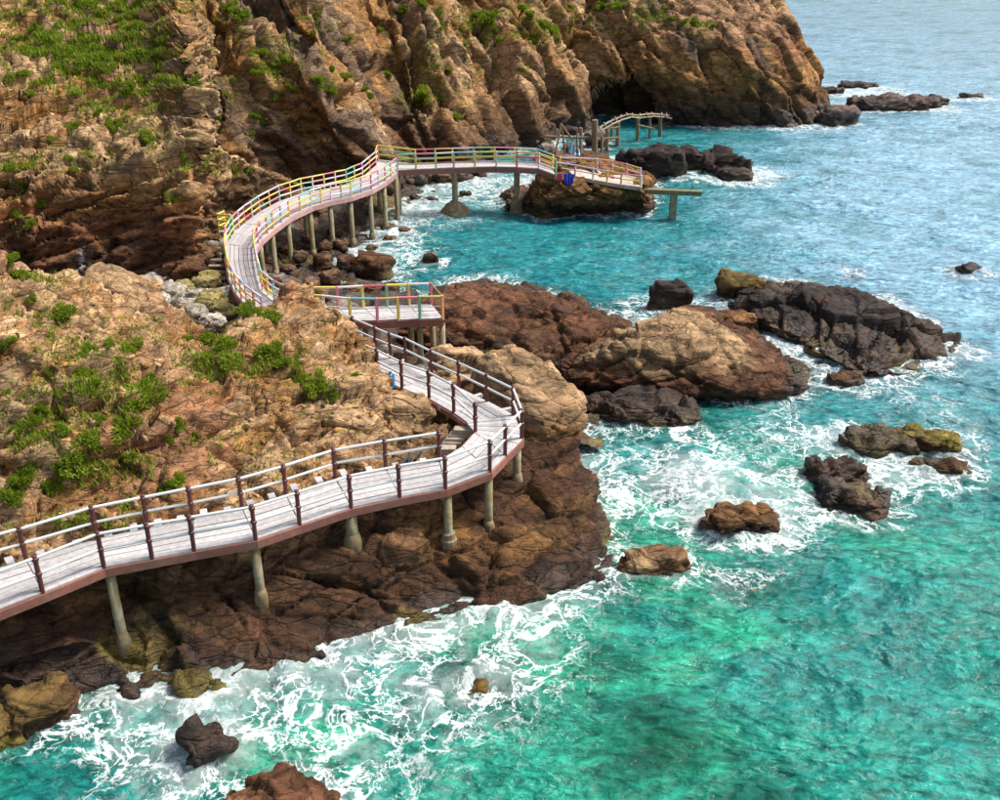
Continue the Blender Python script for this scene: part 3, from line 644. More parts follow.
# ------------------------------------------------------------------ sea
def axis(segs):
    out = []; 
    for a, b, s0, s1 in segs:
        x = a; L = b - a
        while x < b:
            out.append(x); x += s0 + (s1 - s0) * (x - a) / L
    out.append(segs[-1][1]); return np.array(out)
xs = axis([(-900, -60, 60, 4), (-60, -16, 2.0, .16), (-16, 20, .13, .13), (20, 60, .16, .7), (60, 160, .7, 5), (160, 900, 6, 60)])
ys = axis([(-40, 14, 6, .2), (14, 48, .13, .13), (48, 110, .15, .45), (110, 300, .5, 3), (300, 2500, 4, 90)])
X, Y = np.meshgrid(xs, ys, indexing='ij')
sp = np.stack([X.ravel(), Y.ravel(), np.zeros(X.size)], 1)
shore = []
for v, f in terr:
    m = np.abs(v[:, 2]) < .12
    s = v[m][:, :2]
    if len(s): shore.append(s[::max(1, len(s) // 4000)])
shore = np.concatenate(shore)
kd = KDTree(len(shore))
for i, q in enumerate(shore): kd.insert((q[0], q[1], 0), i)
kd.balance()
near = (sp[:, 0] > -20) & (sp[:, 0] < 60) & (sp[:, 1] > 10) & (sp[:, 1] < 140)
dist = np.full(len(sp), 20.0)
idx = np.nonzero(near)[0]
for i in idx: dist[i] = kd.find((sp[i, 0], sp[i, 1], 0))[2]
def blob(px, py, r, a, rx=1.0):
    c = P(px, py, 0); return a * np.exp(-(((sp[:, 0] - c[0]) / rx) ** 2 + (sp[:, 1] - c[1]) ** 2) / r ** 2)
foam = .42 * np.exp(-dist / .6) + .2 * np.exp(-dist / 2.2)
for b in [(640,500,2.2,.62),(610,470,1.8,.55),(720,470,3.0,.55),(790,430,2.2,.55),(690,440,2.0,.5),(760,505,2.2,.6),(800,545,2.0,.35),(660,620,2.0,.42),(880,490,2.0,.6),(920,475,1.6,.5),
          (110,735,2.0,.34),(190,715,1.6,.34),(300,690,1.4,.34),(370,655,1.2,.35),(60,790,2.2,.25),(300,740,2.0,.2),(430,650,1.6,.28),(560,640,1.5,.35),(160,790,2,.35),(400,740,2.4,.22),
          (420,215,3.4,.9),(400,245,2.8,.8),(430,195,4.0,.9),(375,262,2.0,.6),(500,180,4.5,.7),(470,225,2.5,.2),(500,200,2.5,.25),(720,182,3.2,1.1),(755,172,4,.7),(640,150,3.5,.35),(620,138,3.5,.4),(700,165,3,.3),
          (860,94,7,1.0),(930,112,6,.35),(960,100,6,.4),(830,140,4,.2),(800,132,4,.2),(680,270,3.0,.3),(640,300,2,.28),(560,260,4,.16),(700,290,2.5,.28),(960,400,3.0,.3),(900,395,2,.25),(650,195,2,.3),(560,640,2,.2),(520,740,4,.1),(850,300,5,.1)]:
    foam += .46 * blob(*b)
n_big = fbm(sp * np.array([.25, .35, 1]) + 3, 3, 901)
foam = np.clip(foam * (.8 + .7 * n_big), 0, .8)
foam[~near] = 0.0
foam = np.where(foam < .12, foam - .25, foam)
foam = foam.astype(float)
clear = np.clip(.6 * np.exp(-(dist / .8)) , 0, 1)
for b in [(474,690,.9,.75),(742,584,1.0,.6),(676,484,.6,.6),(760,806,1.2,.6),(655,745,1.8,.7),(600,660,1.0,.4),(120,770,1.3,.35),(470,228,1.0,.4)]:
    clear = np.maximum(clear, blob(*b))
clear = np.clip(clear, 0, .75)
# waves
q2 = sp[:, :2] @ np.array([[math.cos(.5), -math.sin(.5)], [math.sin(.5), math.cos(.5)]]).T
q3 = np.stack([q2[:, 0] * .5, q2[:, 1], np.zeros(len(sp))], 1)
fade = 1 / (1 + (np.maximum(sp[:, 1] - 90, 0) / 60) ** 2)
hgt = (.3 * fbm(q3 * .22, 3, 911) + .075 * ridged(q3 * 1.15 + .2 * n_big[:, None], 3, 915) + .03 * fbm(q3 * np.array([4.0, 3.2, 1]), 2, 917)) * fade
fpos = np.clip(foam, 0, 1); hgt += .1 * fpos * fbm(sp * 1.6, 3, 921) + .3 * sstep(.3, .75, fpos) * (.35 + .65 * ridged(sp * .8, 4, 925)) * np.exp(-dist / 2.5)
spw = sp.copy(); spw[:, 2] = hgt - .03
me = mesh_np('sea', spw, gridfaces(len(xs), len(ys)), smooth=True)
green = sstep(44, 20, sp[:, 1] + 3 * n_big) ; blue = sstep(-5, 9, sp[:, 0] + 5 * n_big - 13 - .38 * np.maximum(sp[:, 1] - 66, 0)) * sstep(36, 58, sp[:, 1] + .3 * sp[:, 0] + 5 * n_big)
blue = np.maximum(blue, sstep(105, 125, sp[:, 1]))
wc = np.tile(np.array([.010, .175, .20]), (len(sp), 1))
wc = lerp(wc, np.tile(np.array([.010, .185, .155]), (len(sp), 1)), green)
wc = lerp(wc, np.tile(np.array([.17, .34, .46]), (len(sp), 1)), blue)  # open water paler: reflected sky painted into the base colour
brt = np.clip(sstep(-.1, .5, fbm(sp * .22 + 40, 3, 931)) + blob(560, 760, 4, .6) + blob(720, 700, 3.5, .3), 0, 1) * green
wc = lerp(wc, np.tile(np.array([.022, .27, .16]), (len(sp), 1)), brt * .8)
wc = lerp(wc, np.tile(np.array([.01, .13, .14]), (len(sp), 1)), sstep(.1, .5, fbm(sp * .3 + 80, 3, 935)) * .45)
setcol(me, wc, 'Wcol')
setcol(me, np.stack([foam, clear, np.zeros(len(sp))], 1), 'Foam')
m, n, l, b = newmat('sea_water')
ge = N(n, 'ShaderNodeNewGeometry')
wcN = N(n, 'ShaderNodeVertexColor', layer_name='Wcol'); fo = N(n, 'ShaderNodeVertexColor', layer_name='Foam')
sx = N(n, 'ShaderNodeSeparateColor'); l.new(fo.outputs['Color'], sx.inputs[0])
mp = N(n, 'ShaderNodeMapping'); mp.inputs['Rotation'].default_value = (0, 0, .5); mp.inputs['Scale'].default_value = (.55, 1, 1); l.new(ge.outputs['Position'], mp.inputs['Vector'])
wn = N(n, 'ShaderNodeTexNoise', Scale=1.1, Detail=6.0, Roughness=.6, Distortion=.25); l.new(mp.outputs[0], wn.inputs['Vector'])
wn2 = N(n, 'ShaderNodeTexNoise', Scale=4.2, Detail=4.0, Roughness=.6, Distortion=.35); l.new(mp.outputs[0], wn2.inputs['Vector'])
# mottling that paints pale sky reflections on ripples into the water colour
cm = N(n, 'ShaderNodeMapRange'); l.new(wn2.outputs['Fac'], cm.inputs['Value']); cm.inputs['From Min'].default_value = .35; cm.inputs['From Max'].default_value = .68; cm.inputs['To Min'].default_value = .62; cm.inputs['To Max'].default_value = 1.75
cm2 = N(n, 'ShaderNodeMapRange'); l.new(wn.outputs['Fac'], cm2.inputs['Value']); cm2.inputs['From Min'].default_value = .3; cm2.inputs['From Max'].default_value = .7; cm2.inputs['To Min'].default_value = .6; cm2.inputs['To Max'].default_value = 1.35
mm = N(n, 'ShaderNodeMath', operation='MULTIPLY'); l.new(cm.outputs[0], mm.inputs[0]); l.new(cm2.outputs[0], mm.inputs[1])
sc = N(n, 'ShaderNodeVectorMath', operation='SCALE'); l.new(wcN.outputs['Color'], sc.inputs[0]); l.new(mm.outputs[0], sc.inputs['Scale'])
l.new(sc.outputs[0], b.inputs['Base Color']); b.inputs['Roughness'].default_value = .09; b.inputs['IOR'].default_value = 1.333
wn0 = N(n, 'ShaderNodeTexNoise', Scale=.33, Detail=4.0, Roughness=.6, Distortion=.5); l.new(mp.outputs[0], wn0.inputs['Vector'])
h0 = N(n, 'ShaderNodeMath', operation='MULTIPLY_ADD'); l.new(wn0.outputs['Fac'], h0.inputs[0]); h0.inputs[1].default_value = 3.6; l.new(wn.outputs['Fac'], h0.inputs[2])
hh = N(n, 'ShaderNodeMath', operation='MULTIPLY_ADD'); l.new(wn2.outputs['Fac'], hh.inputs[0]); hh.inputs[1].default_value = .35; l.new(h0.outputs[0], hh.inputs[2])
bu = N(n, 'ShaderNodeBump', Strength=1.0, Distance=.42); l.new(hh.outputs[0], bu.inputs['Height']); l.new(bu.outputs[0], b.inputs['Normal'])
# foam: soft milky wash plus broken filaments
def nz(sc_, det, dist_, rough=.62, src=None):
    x = N(n, 'ShaderNodeTexNoise', Scale=sc_, Detail=det, Roughness=rough, Distortion=dist_); l.new(src or ge.outputs['Position'], x.inputs['Vector']); return x.outputs['Fac']
def mr(src, a0, a1, b0=0., b1=1., sm=True):
    x = N(n, 'ShaderNodeMapRange'); x.interpolation_type = 'SMOOTHSTEP' if sm else 'LINEAR'; l.new(src, x.inputs['Value'])
    for k_, v_ in zip(('From Min', 'From Max', 'To Min', 'To Max'), (a0, a1, b0, b1)): x.inputs[k_].default_value = v_
    return x.outputs[0]
def mth(op, a_, b_, c_=None):
    x = N(n, 'ShaderNodeMath', operation=op)
    for i_, v_ in enumerate((a_, b_, c_)):
        if v_ is None: continue
        if isinstance(v_, (int, float)): x.inputs[i_].default_value = v_
        else: l.new(v_, x.inputs[i_])
    return x.outputs[0]
FO = sx.outputs[0]
def filament(sc_, dist_, width):
    r = mth('ABSOLUTE', mth('SUBTRACT', nz(sc_, 5, dist_, .6), .5), 0.)
    wv = mr(nz(sc_ * 1.7, 3, .3), .3, .72, .012, width * 1.9, False)
    return mr(mth('DIVIDE', r, wv), 0., 1., 1., 0.)
fil = mth('MAXIMUM', filament(.8, .8, .045), mth('MULTIPLY', filament(2.2, .6, .045), .9))
fil = mth('MULTIPLY', fil, mr(nz(.8, 5, .5), .34, .55))
fine = nz(5.5, 8, .8, .75)
wash = mth('MULTIPLY_ADD', mth('SUBTRACT', nz(1.1, 8, 1.0, .68), .5), 1.5, FO)
wash = mth('MULTIPLY_ADD', mth('SUBTRACT', fine, .5), .55, wash)
washm = mr(wash, .5, 1.2)
milk = mth('MULTIPLY', mr(wash, .2, .8), .34)
lacem = mth('MULTIPLY', mr(mth('MULTIPLY_ADD', mth('SUBTRACT', fine, .5), .9, mth('MULTIPLY', fil, mr(FO, .05, .42))), .15, .75), .9)
fmx = mth('MULTIPLY', mth('MAXIMUM', mth('MAXIMUM', washm, lacem), milk), .86)
fd = N(n, 'ShaderNodeBsdfDiffuse'); fd.inputs['Color'].default_value = (.70, .75, .76, 1)
tr = N(n, 'ShaderNodeBsdfTransparent'); tr.inputs['Color'].default_value = (.55, .85, .75, 1)
mt = N(n, 'ShaderNodeMixShader'); l.new(sx.outputs[1], mt.inputs[0]); l.new(b.outputs[0], mt.inputs[1]); l.new(tr.outputs[0], mt.inputs[2])
mf = N(n, 'ShaderNodeMixShader'); l.new(fmx, mf.inputs[0]); l.new(mt.outputs[0], mf.inputs[1]); l.new(fd.outputs[0], mf.inputs[2])
l.new(mf.outputs[0], n['Material Output'].inputs['Surface'])
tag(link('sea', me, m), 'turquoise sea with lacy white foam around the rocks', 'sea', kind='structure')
sb = mesh_np('seabed', [(-900, -40, -3.2), (900, -40, -3.2), (900, 2500, -3.2), (-900, 2500, -3.2)], [(0, 1, 2, 3)])
tag(link('seabed', sb, simple('seabed_sand', (.05, .16, .10), .9, .2, .5)), 'green sandy sea floor below the water', 'seabed', kind='structure')
# ------------------------------------------------------------------ walkways
M_PLANK = simple('weathered_white_plank', (.50, .48, .485), .7, .2, 7, .2, (.36, .33, .32), 1.6, (.52, .8))
M_MAROON = simple('maroon_paint', (.105, .022, .02), .45, .15, 12, .1)
M_BEAM = simple('pink_brown_beam', (.30, .115, .085), .7, .2, 5, .15, (.2, .12, .09), 1.2, (.5, .75))
M_PIPE = simple('white_pipe', (.66, .68, .68), .35, .08, 5, 0)
M_CONC = simple('stained_concrete', (.34, .30, .20), .85, .25, 6, .3, (.20, .16, .06), 1.6, (.42, .62))
M_FOOT = simple('footing_concrete', (.25, .20, .12), .9, .25, 5, .4, (.17, .12, .05), 2.0, (.45, .6))
M_WOOD = simple('old_wood', (.26, .17, .10), .85, .25, 8, .3)
M_PALEW = simple('pale_wood', (.52, .42, .34), .8, .2, 8, .3)
PAL = {k: simple('paint_' + k, tuple(x * .88 + .08 for x in c), .45, .15, 9, .08, tuple(x * .5 + .2 for x in c), 3, (.6, .8)) for k, c in dict(
    yellow=(.78, .60, .06), pink=(.72, .16, .26), lime=(.50, .64, .10), blue=(.13, .50, .60), white=(.72, .70, .68), orange=(.76, .36, .08), red=(.60, .07, .10), lilac=(.58, .42, .60), green=(.16, .48, .24)).items()}
def cylmesh(name, prof, seg=10):
    """lathe: prof = [(r, z)...]"""
    v = []; f = []
    for (r, z) in prof:
        for k in range(seg):
            a = 2 * math.pi * k / seg; v.append((r * math.cos(a), r * math.sin(a), z))
    n_ = len(prof)
    for i in range(n_ - 1):
        for k in range(seg):
            f.append((i * seg + k, i * seg + (k + 1) % seg, (i + 1) * seg + (k + 1) % seg, (i + 1) * seg + k))
    me = bpy.data.meshes.new(name); f.append(tuple(range(seg))[::-1]); f.append(tuple(range((n_ - 1) * seg, n_ * seg)))
    me.from_pydata(v, [], f); me.update()
    return me
POST = cylmesh('post', [(.055, -.12), (.055, .46), (.075, .48), (.078, .56), (.055, .58), (.055, .9), (.078, .92), (.08, 1.0), (.055, 1.02), (.06, 1.06), (.03, 1.08)], 10)
POST.materials.append(M_MAROON)
TUBE = cylmesh('rail', [(1, 0), (1, 1)], 10); TUBE.materials.append(M_PIPE)
for p_ in TUBE.polygons: p_.use_smooth = len(p_.vertices) == 4
def matmesh(me, mat):
    key = me.name.split('.')[0] + '_' + mat.name
    if key in bpy.data.meshes: return bpy.data.meshes[key]
    m2 = me.copy(); m2.name = key; m2.materials.clear(); m2.materials.append(mat); return m2
def child(name, me, parent, mw):
    o = bpy.data.objects.new(name, me); C.objects.link(o); o.parent = parent
    o.matrix_basis = Matrix.Translation(-parent.location) @ mw if parent.parent is None else mw
    return o
def subchild(name, me, part, mw_world):
    """mw_world in scene space; the part keeps its own matrix"""
    o = bpy.data.objects.new(name, me); C.objects.link(o); o.parent = part
    bas = Matrix.Translation(part.parent.location) @ part.matrix_basis
    o.matrix_parent_inverse = bas.inverted(); o.matrix_basis = mw_world
    return o
def tube_mw(a, b, r):
    a = Vector(a); b = Vector(b); d = b - a
    return Matrix.Translation(a) @ d.to_track_quat('Z', 'Y').to_matrix().to_4x4() @ Matrix.Diagonal((r, r, d.length, 1))
def hexmesh(name, top, th, mat, gap=0.0):
    """slab: 4 top corners (ordered) extruded down by th, with small chamfer"""
    t = [Vector(x) for x in top]; c = sum(t, Vector()) / 4
    e = .012
    ti = [x + (c - x).normalized() * e for x in t]
    v = [x - Vector((0, 0, 0)) for x in ti] + [x - Vector((0, 0, e)) for x in t] + [x - Vector((0, 0, th)) for x in t]
    f = [(0, 1, 2, 3)] + [(i, 4 + i, 4 + (i + 1) % 4, (i + 1) % 4) for i in range(4)] + [(4 + i, 8 + i, 8 + (i + 1) % 4, 4 + (i + 1) % 4) for i in range(4)] + [(11, 10, 9, 8)]
    me = bpy.data.meshes.new(name); me.from_pydata([tuple(x) for x in v], [], f); me.update(); me.materials.append(mat)
    return me
I4 = Matrix.Identity(4)
def boardbeam(a, b, hgt, th, drop):
    """vertical board from a to b, its top at -drop"""
    a = Vector(a); b = Vector(b); d = (b - a).normalized(); s = Vector((-d.y, d.x, 0)).normalized() * th / 2
    return [a - s, b - s, b + s, a + s], drop, hgt
def deck(root, L, Rr, nb, mat, zt=0.0, th=.045, cross=(), jit=.012, pname='plank', over=.0):
    for i in range(len(L) - 1):
        l0, l1, r0, r1 = Vector(L[i]), Vector(L[i + 1]), Vector(Rr[i]), Vector(Rr[i + 1])
        if i in cross:
            nn = max(3, int(((l1 - l0).length + (r1 - r0).length) / 2 / .2))
            for k in range(nn):
                a, b_ = (k + .03) / nn, (k + .97) / nn
                dz = Vector((0, 0, random.uniform(-jit, jit)))
                q = [l0.lerp(l1, a) + dz, r0.lerp(r1, a) + dz, r0.lerp(r1, b_) + dz, l0.lerp(l1, b_) + dz]
                child(pname, hexmesh(pname, q, th, mat), root, I4)
        else:
            for k in range(nb):
                a, b_ = (k + .055) / nb, (k + .945) / nb
                dz = Vector((0, 0, random.uniform(-jit, jit))); e0 = random.uniform(.002, .012); e1 = 1 - random.uniform(.002, .012)
                A0, A1 = l0.lerp(r0, a), l1.lerp(r1, a); B0, B1 = l0.lerp(r0, b_), l1.lerp(r1, b_)
                q = [A0.lerp(A1, e0) + dz, B0.lerp(B1, e0) + dz, B0.lerp(B1, e1) + dz, A0.lerp(A1, e1) + dz]
                child(pname, hexmesh(pname, q, th, mat), root, I4)
def edgebeams(root, E, mat, h=.24, th=.09, drop=.05, inset=None):
    for i in range(len(E) - 1):
        top, dr, hh = boardbeam(E[i], E[i + 1], h, th, drop)
        top = [x - Vector((0, 0, dr)) for x in top]
        child('edge_beam', hexmesh('edge_beam', top, hh, mat), root, I4)
def railing(root, pts, h=1.0, r=.032, skip=(), colours=None, postmesh=POST, noposts=(), levels=(.52, .97), thin=1.0):
    pts = [Vector(p) for p in pts]
    for i, p in enumerate(pts):
        if i in noposts: continue
        pm = postmesh if not colours else matmesh(postmesh, PAL[colours[(i * 3 + 1) % len(colours)]])
        child('post', pm, root, Matrix.Translation(p) @ Matrix.Rotation(random.uniform(-.015, .015), 4, 'X') @ Matrix.Diagonal((thin, thin, h / 1.03, 1)))
    for i in range(len(pts) - 1):
        if i in skip: continue
        for lv, z in enumerate(levels):
            tm = TUBE if not colours else matmesh(TUBE, PAL[colours[(i * 2 + lv * 5 + 2) % len(colours)]])
            dz = Vector((0, 0, h * z)); sag = Vector((0, 0, random.uniform(-.012, .012)))
            child('rail', tm, root, tube_mw(pts[i] + dz + sag, pts[i + 1] + dz - sag, r))
def pier(root, x, y, ztop, r=.13, foot=None, zmin=-1.2, footr=1.9):
    zb = max(zmin, ground(x, y, ztop - .35))
    me = cylmesh('pier', [(r, ztop - zb + .0), (r, .25), (r * 1.08, .0), (r * 1.1, -.35)][::-1], 12); me.materials.append(M_CONC)
    for p_ in me.polygons: p_.use_smooth = len(p_.vertices) == 4
    o = child('pier', me, root, Matrix.Translation((x, y, zb)))
    if foot == 'step':
        fm = cylmesh('footing', [(r * 2.1, -.4), (r * 2.0, .12), (r * 1.65, .16), (r * 1.6, .34), (r * 1.2, .38)], 12)
        fm.materials.append(M_FOOT); subchild('footing', fm, o, Matrix.Translation((x, y, zb)))
    elif foot == 'cone':
        fm = cylmesh('footing', [(r * 1.7, -.5), (r * 1.55, .0), (r * 1.35, .12), (r * 1.04, .3)], 16)
        for p_ in fm.polygons: p_.use_smooth = True
        for v_ in fm.vertices: v_.co.x *= 1 + .1 * random.uniform(-1, 1); v_.co.y *= 1 + .1 * random.uniform(-1, 1)
        fm.materials.append(M_FOOT); subchild('footing', fm, o, Matrix.Translation((x, y, zb)))
    return o

# --- maroon boardwalk on the promontory ------------------------------
DZ = 3.15
front = [(-62,634,DZ),(-8,612,DZ),(43,592,DZ),(104,567,DZ),(152,558,DZ),(194,550,DZ),(256,539,DZ),(300,524,DZ),(351.5,507,DZ),(400,496.4,DZ),(445.6,488,DZ),(490.6,471,DZ),(506,455,DZ),(523,438,DZ),
         (514.4,415,DZ),(488,401,DZ),(460,387.5,DZ),(432.7,375.3,DZ),(407,362.5,DZ),(391.6,357.5,DZ),(377,351,DZ),(355,341,DZ),(335.8,333,DZ),(314,324,DZ)]
inner = [(-62,590,DZ),(-25,574,DZ),(26,560,DZ),(97,538,DZ),(148,527,DZ),(193,518,DZ),(242,508,DZ),(286,495,DZ),(335,478,DZ),(385.5,469,DZ),(439.3,460,DZ),(462,446,DZ),(474.5,432,DZ),(474,431,DZ),
         (466,421.5,DZ),(452.6,412,DZ),(428,398,DZ),(401,388,DZ),(377,375,DZ),(361,368,DZ),(346,361,DZ),(325,350,DZ),(306,341,DZ),(285,331,DZ)]
Fw = [V(*q) for q in front]; Iw = [V(*q) for q in inner]
bw = empty('boardwalk', (Fw[10].x, Fw[10].y, DZ - .4), 'white plank boardwalk with maroon posts and white pipe rails on the promontory', 'boardwalk')
deck(bw, Iw, Fw, 6, M_PLANK, cross=(12, 13))
edgebeams(bw, Fw, M_BEAM)
edgebeams(bw, Iw[:12] + [Iw[12]], M_BEAM, .18); edgebeams(bw, Iw[14:], M_BEAM, .18)
up = Vector((0, 0, 0))
def inset(E, O, d): return [e + (o_ - e).normalized() * d for e, o_ in zip(E, O)]
railing(bw, inset(Fw, Iw, .05), r=.04, thin=1.12)
railing(bw, inset(Iw[:11], Fw[:11], .05), r=.04, thin=1.12)
railing(bw, inset(Iw[13:], Fw[13:], .05), skip=(0,), noposts=(1,), r=.04, thin=1.12)
a_, b_ = inset(Iw, Fw, .05)[13], inset(Iw, Fw, .05)[15]
for z in (.52, .97): child('rail', TUBE, bw, tube_mw(a_ + Vector((0, 0, z)), b_ + Vector((0, 0, z)), .032))
# cross joists whose white ends stick out on the hill side
JM = {}
for i in range(1, 10):
    for f in (.22, .72):
        a = Iw[i].lerp(Iw[i + 1], f); b2 = Fw[i].lerp(Fw[i + 1], f); d = (a - b2); d.z = 0; d.normalize(); t_ = Vector((-d.y, d.x, 0))
        if i < 10: 
            e = a + d * random.uniform(.35, .6); s_ = b2 + d * .1
            q = [s_ - t_ * .1, e - t_ * .1, e + t_ * .1, s_ + t_ * .1]; q = [x - Vector((0, 0, .06)) for x in q]
            child('joist', hexmesh('joist', q, .12, M_PLANK), bw, I4)
for i in range(14, 22):
    a = Fw[i].lerp(Fw[i + 1], .5); b2 = Iw[i].lerp(Iw[i + 1], .5); d = (a - b2); d.z = 0; d.normalize(); t_ = Vector((-d.y, d.x, 0))
    e = a + d * random.uniform(.2, .4); s_ = b2 - d * .05
    q = [s_ - t_ * .07, e - t_ * .07, e + t_ * .07, s_ + t_ * .07]; q = [x - Vector((0, 0, .06)) for x in q]
    child('joist', hexmesh('joist', q, .12, M_PLANK), bw, I4)
for (i, f, ft) in [(3, .1, 'cone'), (6, -.02, 'cone'), (8, 0.0, 'cone'), (10, .05, 'step'), (11, 0.0, 'cone'), (13, -.1, 'cone'), (16, .2, 'cone'), (18, .2, 'cone'), (20, .5, 'cone'), (22, .4, 'cone')]:
    e = Fw[i].lerp(Fw[i + 1], f) if f >= 0 else Fw[i].lerp(Fw[i - 1], -f)
    o_ = Iw[i]; e = e + (o_ - e).normalized() * .14
    pier(bw, e.x, e.y, DZ - .29, .13 if i != 8 else .17, ft)
for i in (3, 6, 8, 10, 17, 20):
    e = Iw[i] + (Fw[i] - Iw[i]).normalized() * .2
    if ground(e.x, e.y, DZ - .3) < DZ - .5: pier(bw, e.x, e.y, DZ - .23, .11, None)

# --- coloured viewing platform ---------------------------------------
PZ = 3.25
pf = [V(x, y, PZ) for x, y in [(300,315),(325,317.5),(351,320),(378,320.5),(399,319.5),(420.4,318.5),(443,318)]]
pb = [V(x, y, PZ) for x, y in [(290,307),(312,308),(338,307.5),(363,306.5),(387,305.5),(409,304.5),(431,303.5)]]
vp = empty('viewing_platform', (pf[3].x, pf[3].y, PZ - .3), 'short platform with coloured railings ending above the dark rock shelf', 'platform')
deck(vp, pb, pf, 6, M_PLANK); edgebeams(vp, pf, M_BEAM, .3); edgebeams(vp, pb, M_BEAM, .24); edgebeams(vp, [pf[-1], pb[-1]], M_BEAM, .28)
SQ = cylmesh('square_post', [(.065, -.1), (.065, 1.0), (.075, 1.01), (.075, 1.05)], 4)
cols1 = ['red', 'lime', 'yellow', 'pink', 'white', 'green', 'blue', 'yellow', 'orange', 'white', 'pink']
railing(vp, inset(pf, pb, .05), .95, .05, colours=cols1, postmesh=SQ, levels=(.97,))
railing(vp, inset(pb, pf, .05), .95, .05, colours=cols1[3:] + cols1[:3], postmesh=SQ, levels=(.97,))
for z in (.5,):
    for i in range(6):
        child('rail', matmesh(TUBE, PAL['white']), vp, tube_mw(pf[i] + Vector((0, .05, z)), pf[i + 1] + Vector((0, .05, z)), .022))
child('rail', matmesh(TUBE, M_WOOD), vp, tube_mw(pf[-1] + Vector((0, 0, .92)), pb[-1] + Vector((0, 0, .92)), .04))
for i in (1, 3, 5, 6):
    for e, oth in ((pf[i], pb[i]), (pb[i], pf[i])):
        e = e + (oth - e).normalized() * .15; pier(vp, e.x, e.y, PZ - .3, .12, 'cone')

# --- curved coloured walkway -----------------------------------------
KZ = 3.25
cr = [(292,308),(276,300),(264,290),(260,275),(257,260),(256,248),(262,239),(274,228.5),(290,216.5),(312,206),(332,200),(352,196),(372,189),(386,181),(397,172.5)]
cl = [(262,318),(246,306),(235,293),(228,277),(225,260),(226,244),(233,233),(244,223),(259,212),(279,201),(301,193.5),(324,189),(346,184),(362,177),(376,165)]
CRw = [V(x, y, KZ) for x, y in cr]; CLw = [V(x, y, KZ) for x, y in cl]
cwk = empty('curved_walkway', (CRw[5].x, CRw[5].y, KZ - .3), 'curving grey plank walkway with rainbow painted railings beside the left cliff', 'walkway')
M_GREYP = simple('grey_plank', (.46, .43, .45), .75, .14, 6, .2, (.34, .31, .32), 1.2, (.5, .75))
deck(cwk, CLw, CRw, 7, M_GREYP)
edgebeams(cwk, CRw, simple('pale_pink_beam', (.50, .30, .28), .7, .2, 5, .1), .26); edgebeams(cwk, CLw, M_BEAM, .24)
cols2 = ['yellow', 'pink', 'lime', 'white', 'orange', 'lilac', 'yellow', 'blue', 'red', 'white', 'yellow', 'lilac', 'green']
def dense(E):
    o = []
    for i in range(len(E) - 1): o += [E[i], E[i].lerp(E[i + 1], .5)]
    return o + [E[-1]]
railing(cwk, inset(dense(CRw), dense(CLw), .06), .92, .045, colours=cols2, postmesh=SQ, levels=(.3, .64, .98), thin=.8)
railing(cwk, inset(dense(CLw), dense(CRw), .06), .92, .045, colours=cols2[4:] + cols2[:4], postmesh=SQ, levels=(.3, .64, .98), thin=.8)
for i in range(2, 15):
    for e, oth in ((CRw[i], CLw[i]), (CLw[i], CRw[i])):
        if e is CLw[i] and i % 2: continue
        e = e + (oth - e).normalized() * .2; pier(cwk, e.x, e.y, KZ - .28, .15, 'cone', -1.0, 1.6)
# small yellow side gate
g0 = CLw[6] + Vector((-.05, 0, 0)); g1 = g0 + Vector((-.75, .25, 0))
for e in (g0, g1, g1 + Vector((.2, .6, 0))): child('post', matmesh(SQ, PAL['yellow']), cwk, Matrix.Translation(e) @ Matrix.Diagonal((.9, .9, .95, 1)))
for z in (.3, .62, .93):
    child('rail', matmesh(TUBE, PAL['yellow']), cwk, tube_mw(g0 + Vector((0, 0, z)), g1 + Vector((0, 0, z)), .045))
    child('rail', matmesh(TUBE, PAL['yellow']), cwk, tube_mw(g1 + Vector((0, 0, z)), g1 + Vector((.2, .6, z)), .045))
child('landing', hexmesh('landing', [g0, g1, g1 + Vector((.25, .7, 0)), g0 + Vector((.2, .6, 0))], .1, M_GREYP), cwk, I4)
# --- stairway left of the curved walkway ------------------------------
st0, st1 = V(222, 246, KZ - .1), V(232, 309, 2.1)
sw = empty('stairway', (st1.x, st1.y, 2.0), 'narrow flight of pale wooden treads beside the curved walkway', 'stairs')
nst = 10
for k in range(nst):
    c0 = st0.lerp(st1, (k + .3) / nst); t_ = Vector((-.55, 0, 0)); u_ = Vector((0, -.14, 0))
    child('tread', hexmesh('tread', [c0 - u_ - Vector((.1, 0, 0)), c0 - u_ + t_ * 1.5, c0 + u_ + t_ * 1.5, c0 + u_ - Vector((.1, 0, 0))][::-1], .07, M_PALEW), sw, I4)
for dx in (-.15, -.75):
    d_ = Vector((dx, 0, -.12)); top, _, hh = boardbeam(st0 + d_, st1 + d_, .18, .06, 0)
    child('stringer', hexmesh('stringer', top, .18, M_WOOD), sw, I4)

# --- straight coloured bridge ----------------------------------------
BZ = 3.25
br = [(397.6,170),(416,169),(436,168.3),(454,167.6),(475,167),(496.5,166.6),(517,167),(539,168.3),(556,171)]
BRw = [V(x, y, BZ) for x, y in br]; BLw = [e + Vector((random.uniform(-.02, .02) - .15, 1.5, 0)) for e in BRw]
BRw[-1].z = 3.0; BLw[-1].z = 3.0
BLw[0] = V(378, 159.5, BZ)
land = [CLw[-1], CRw[-1], BRw[0], BLw[0]]
fbk = empty('footbridge', (BRw[3].x, BRw[3].y, BZ - .4), 'straight bridge with rainbow painted railings crossing the foaming inlet', 'bridge')
child('landing', hexmesh('landing', [x_ - Vector((0, 0, .012)) for x_ in land], .22, M_PLANK), fbk, I4)
for z in (.32, .66, .95): child('rail', matmesh(TUBE, PAL['yellow']), fbk, tube_mw(CLw[-1] + Vector((0, 0, z)), BLw[0] + Vector((0, 0, z)), .045))
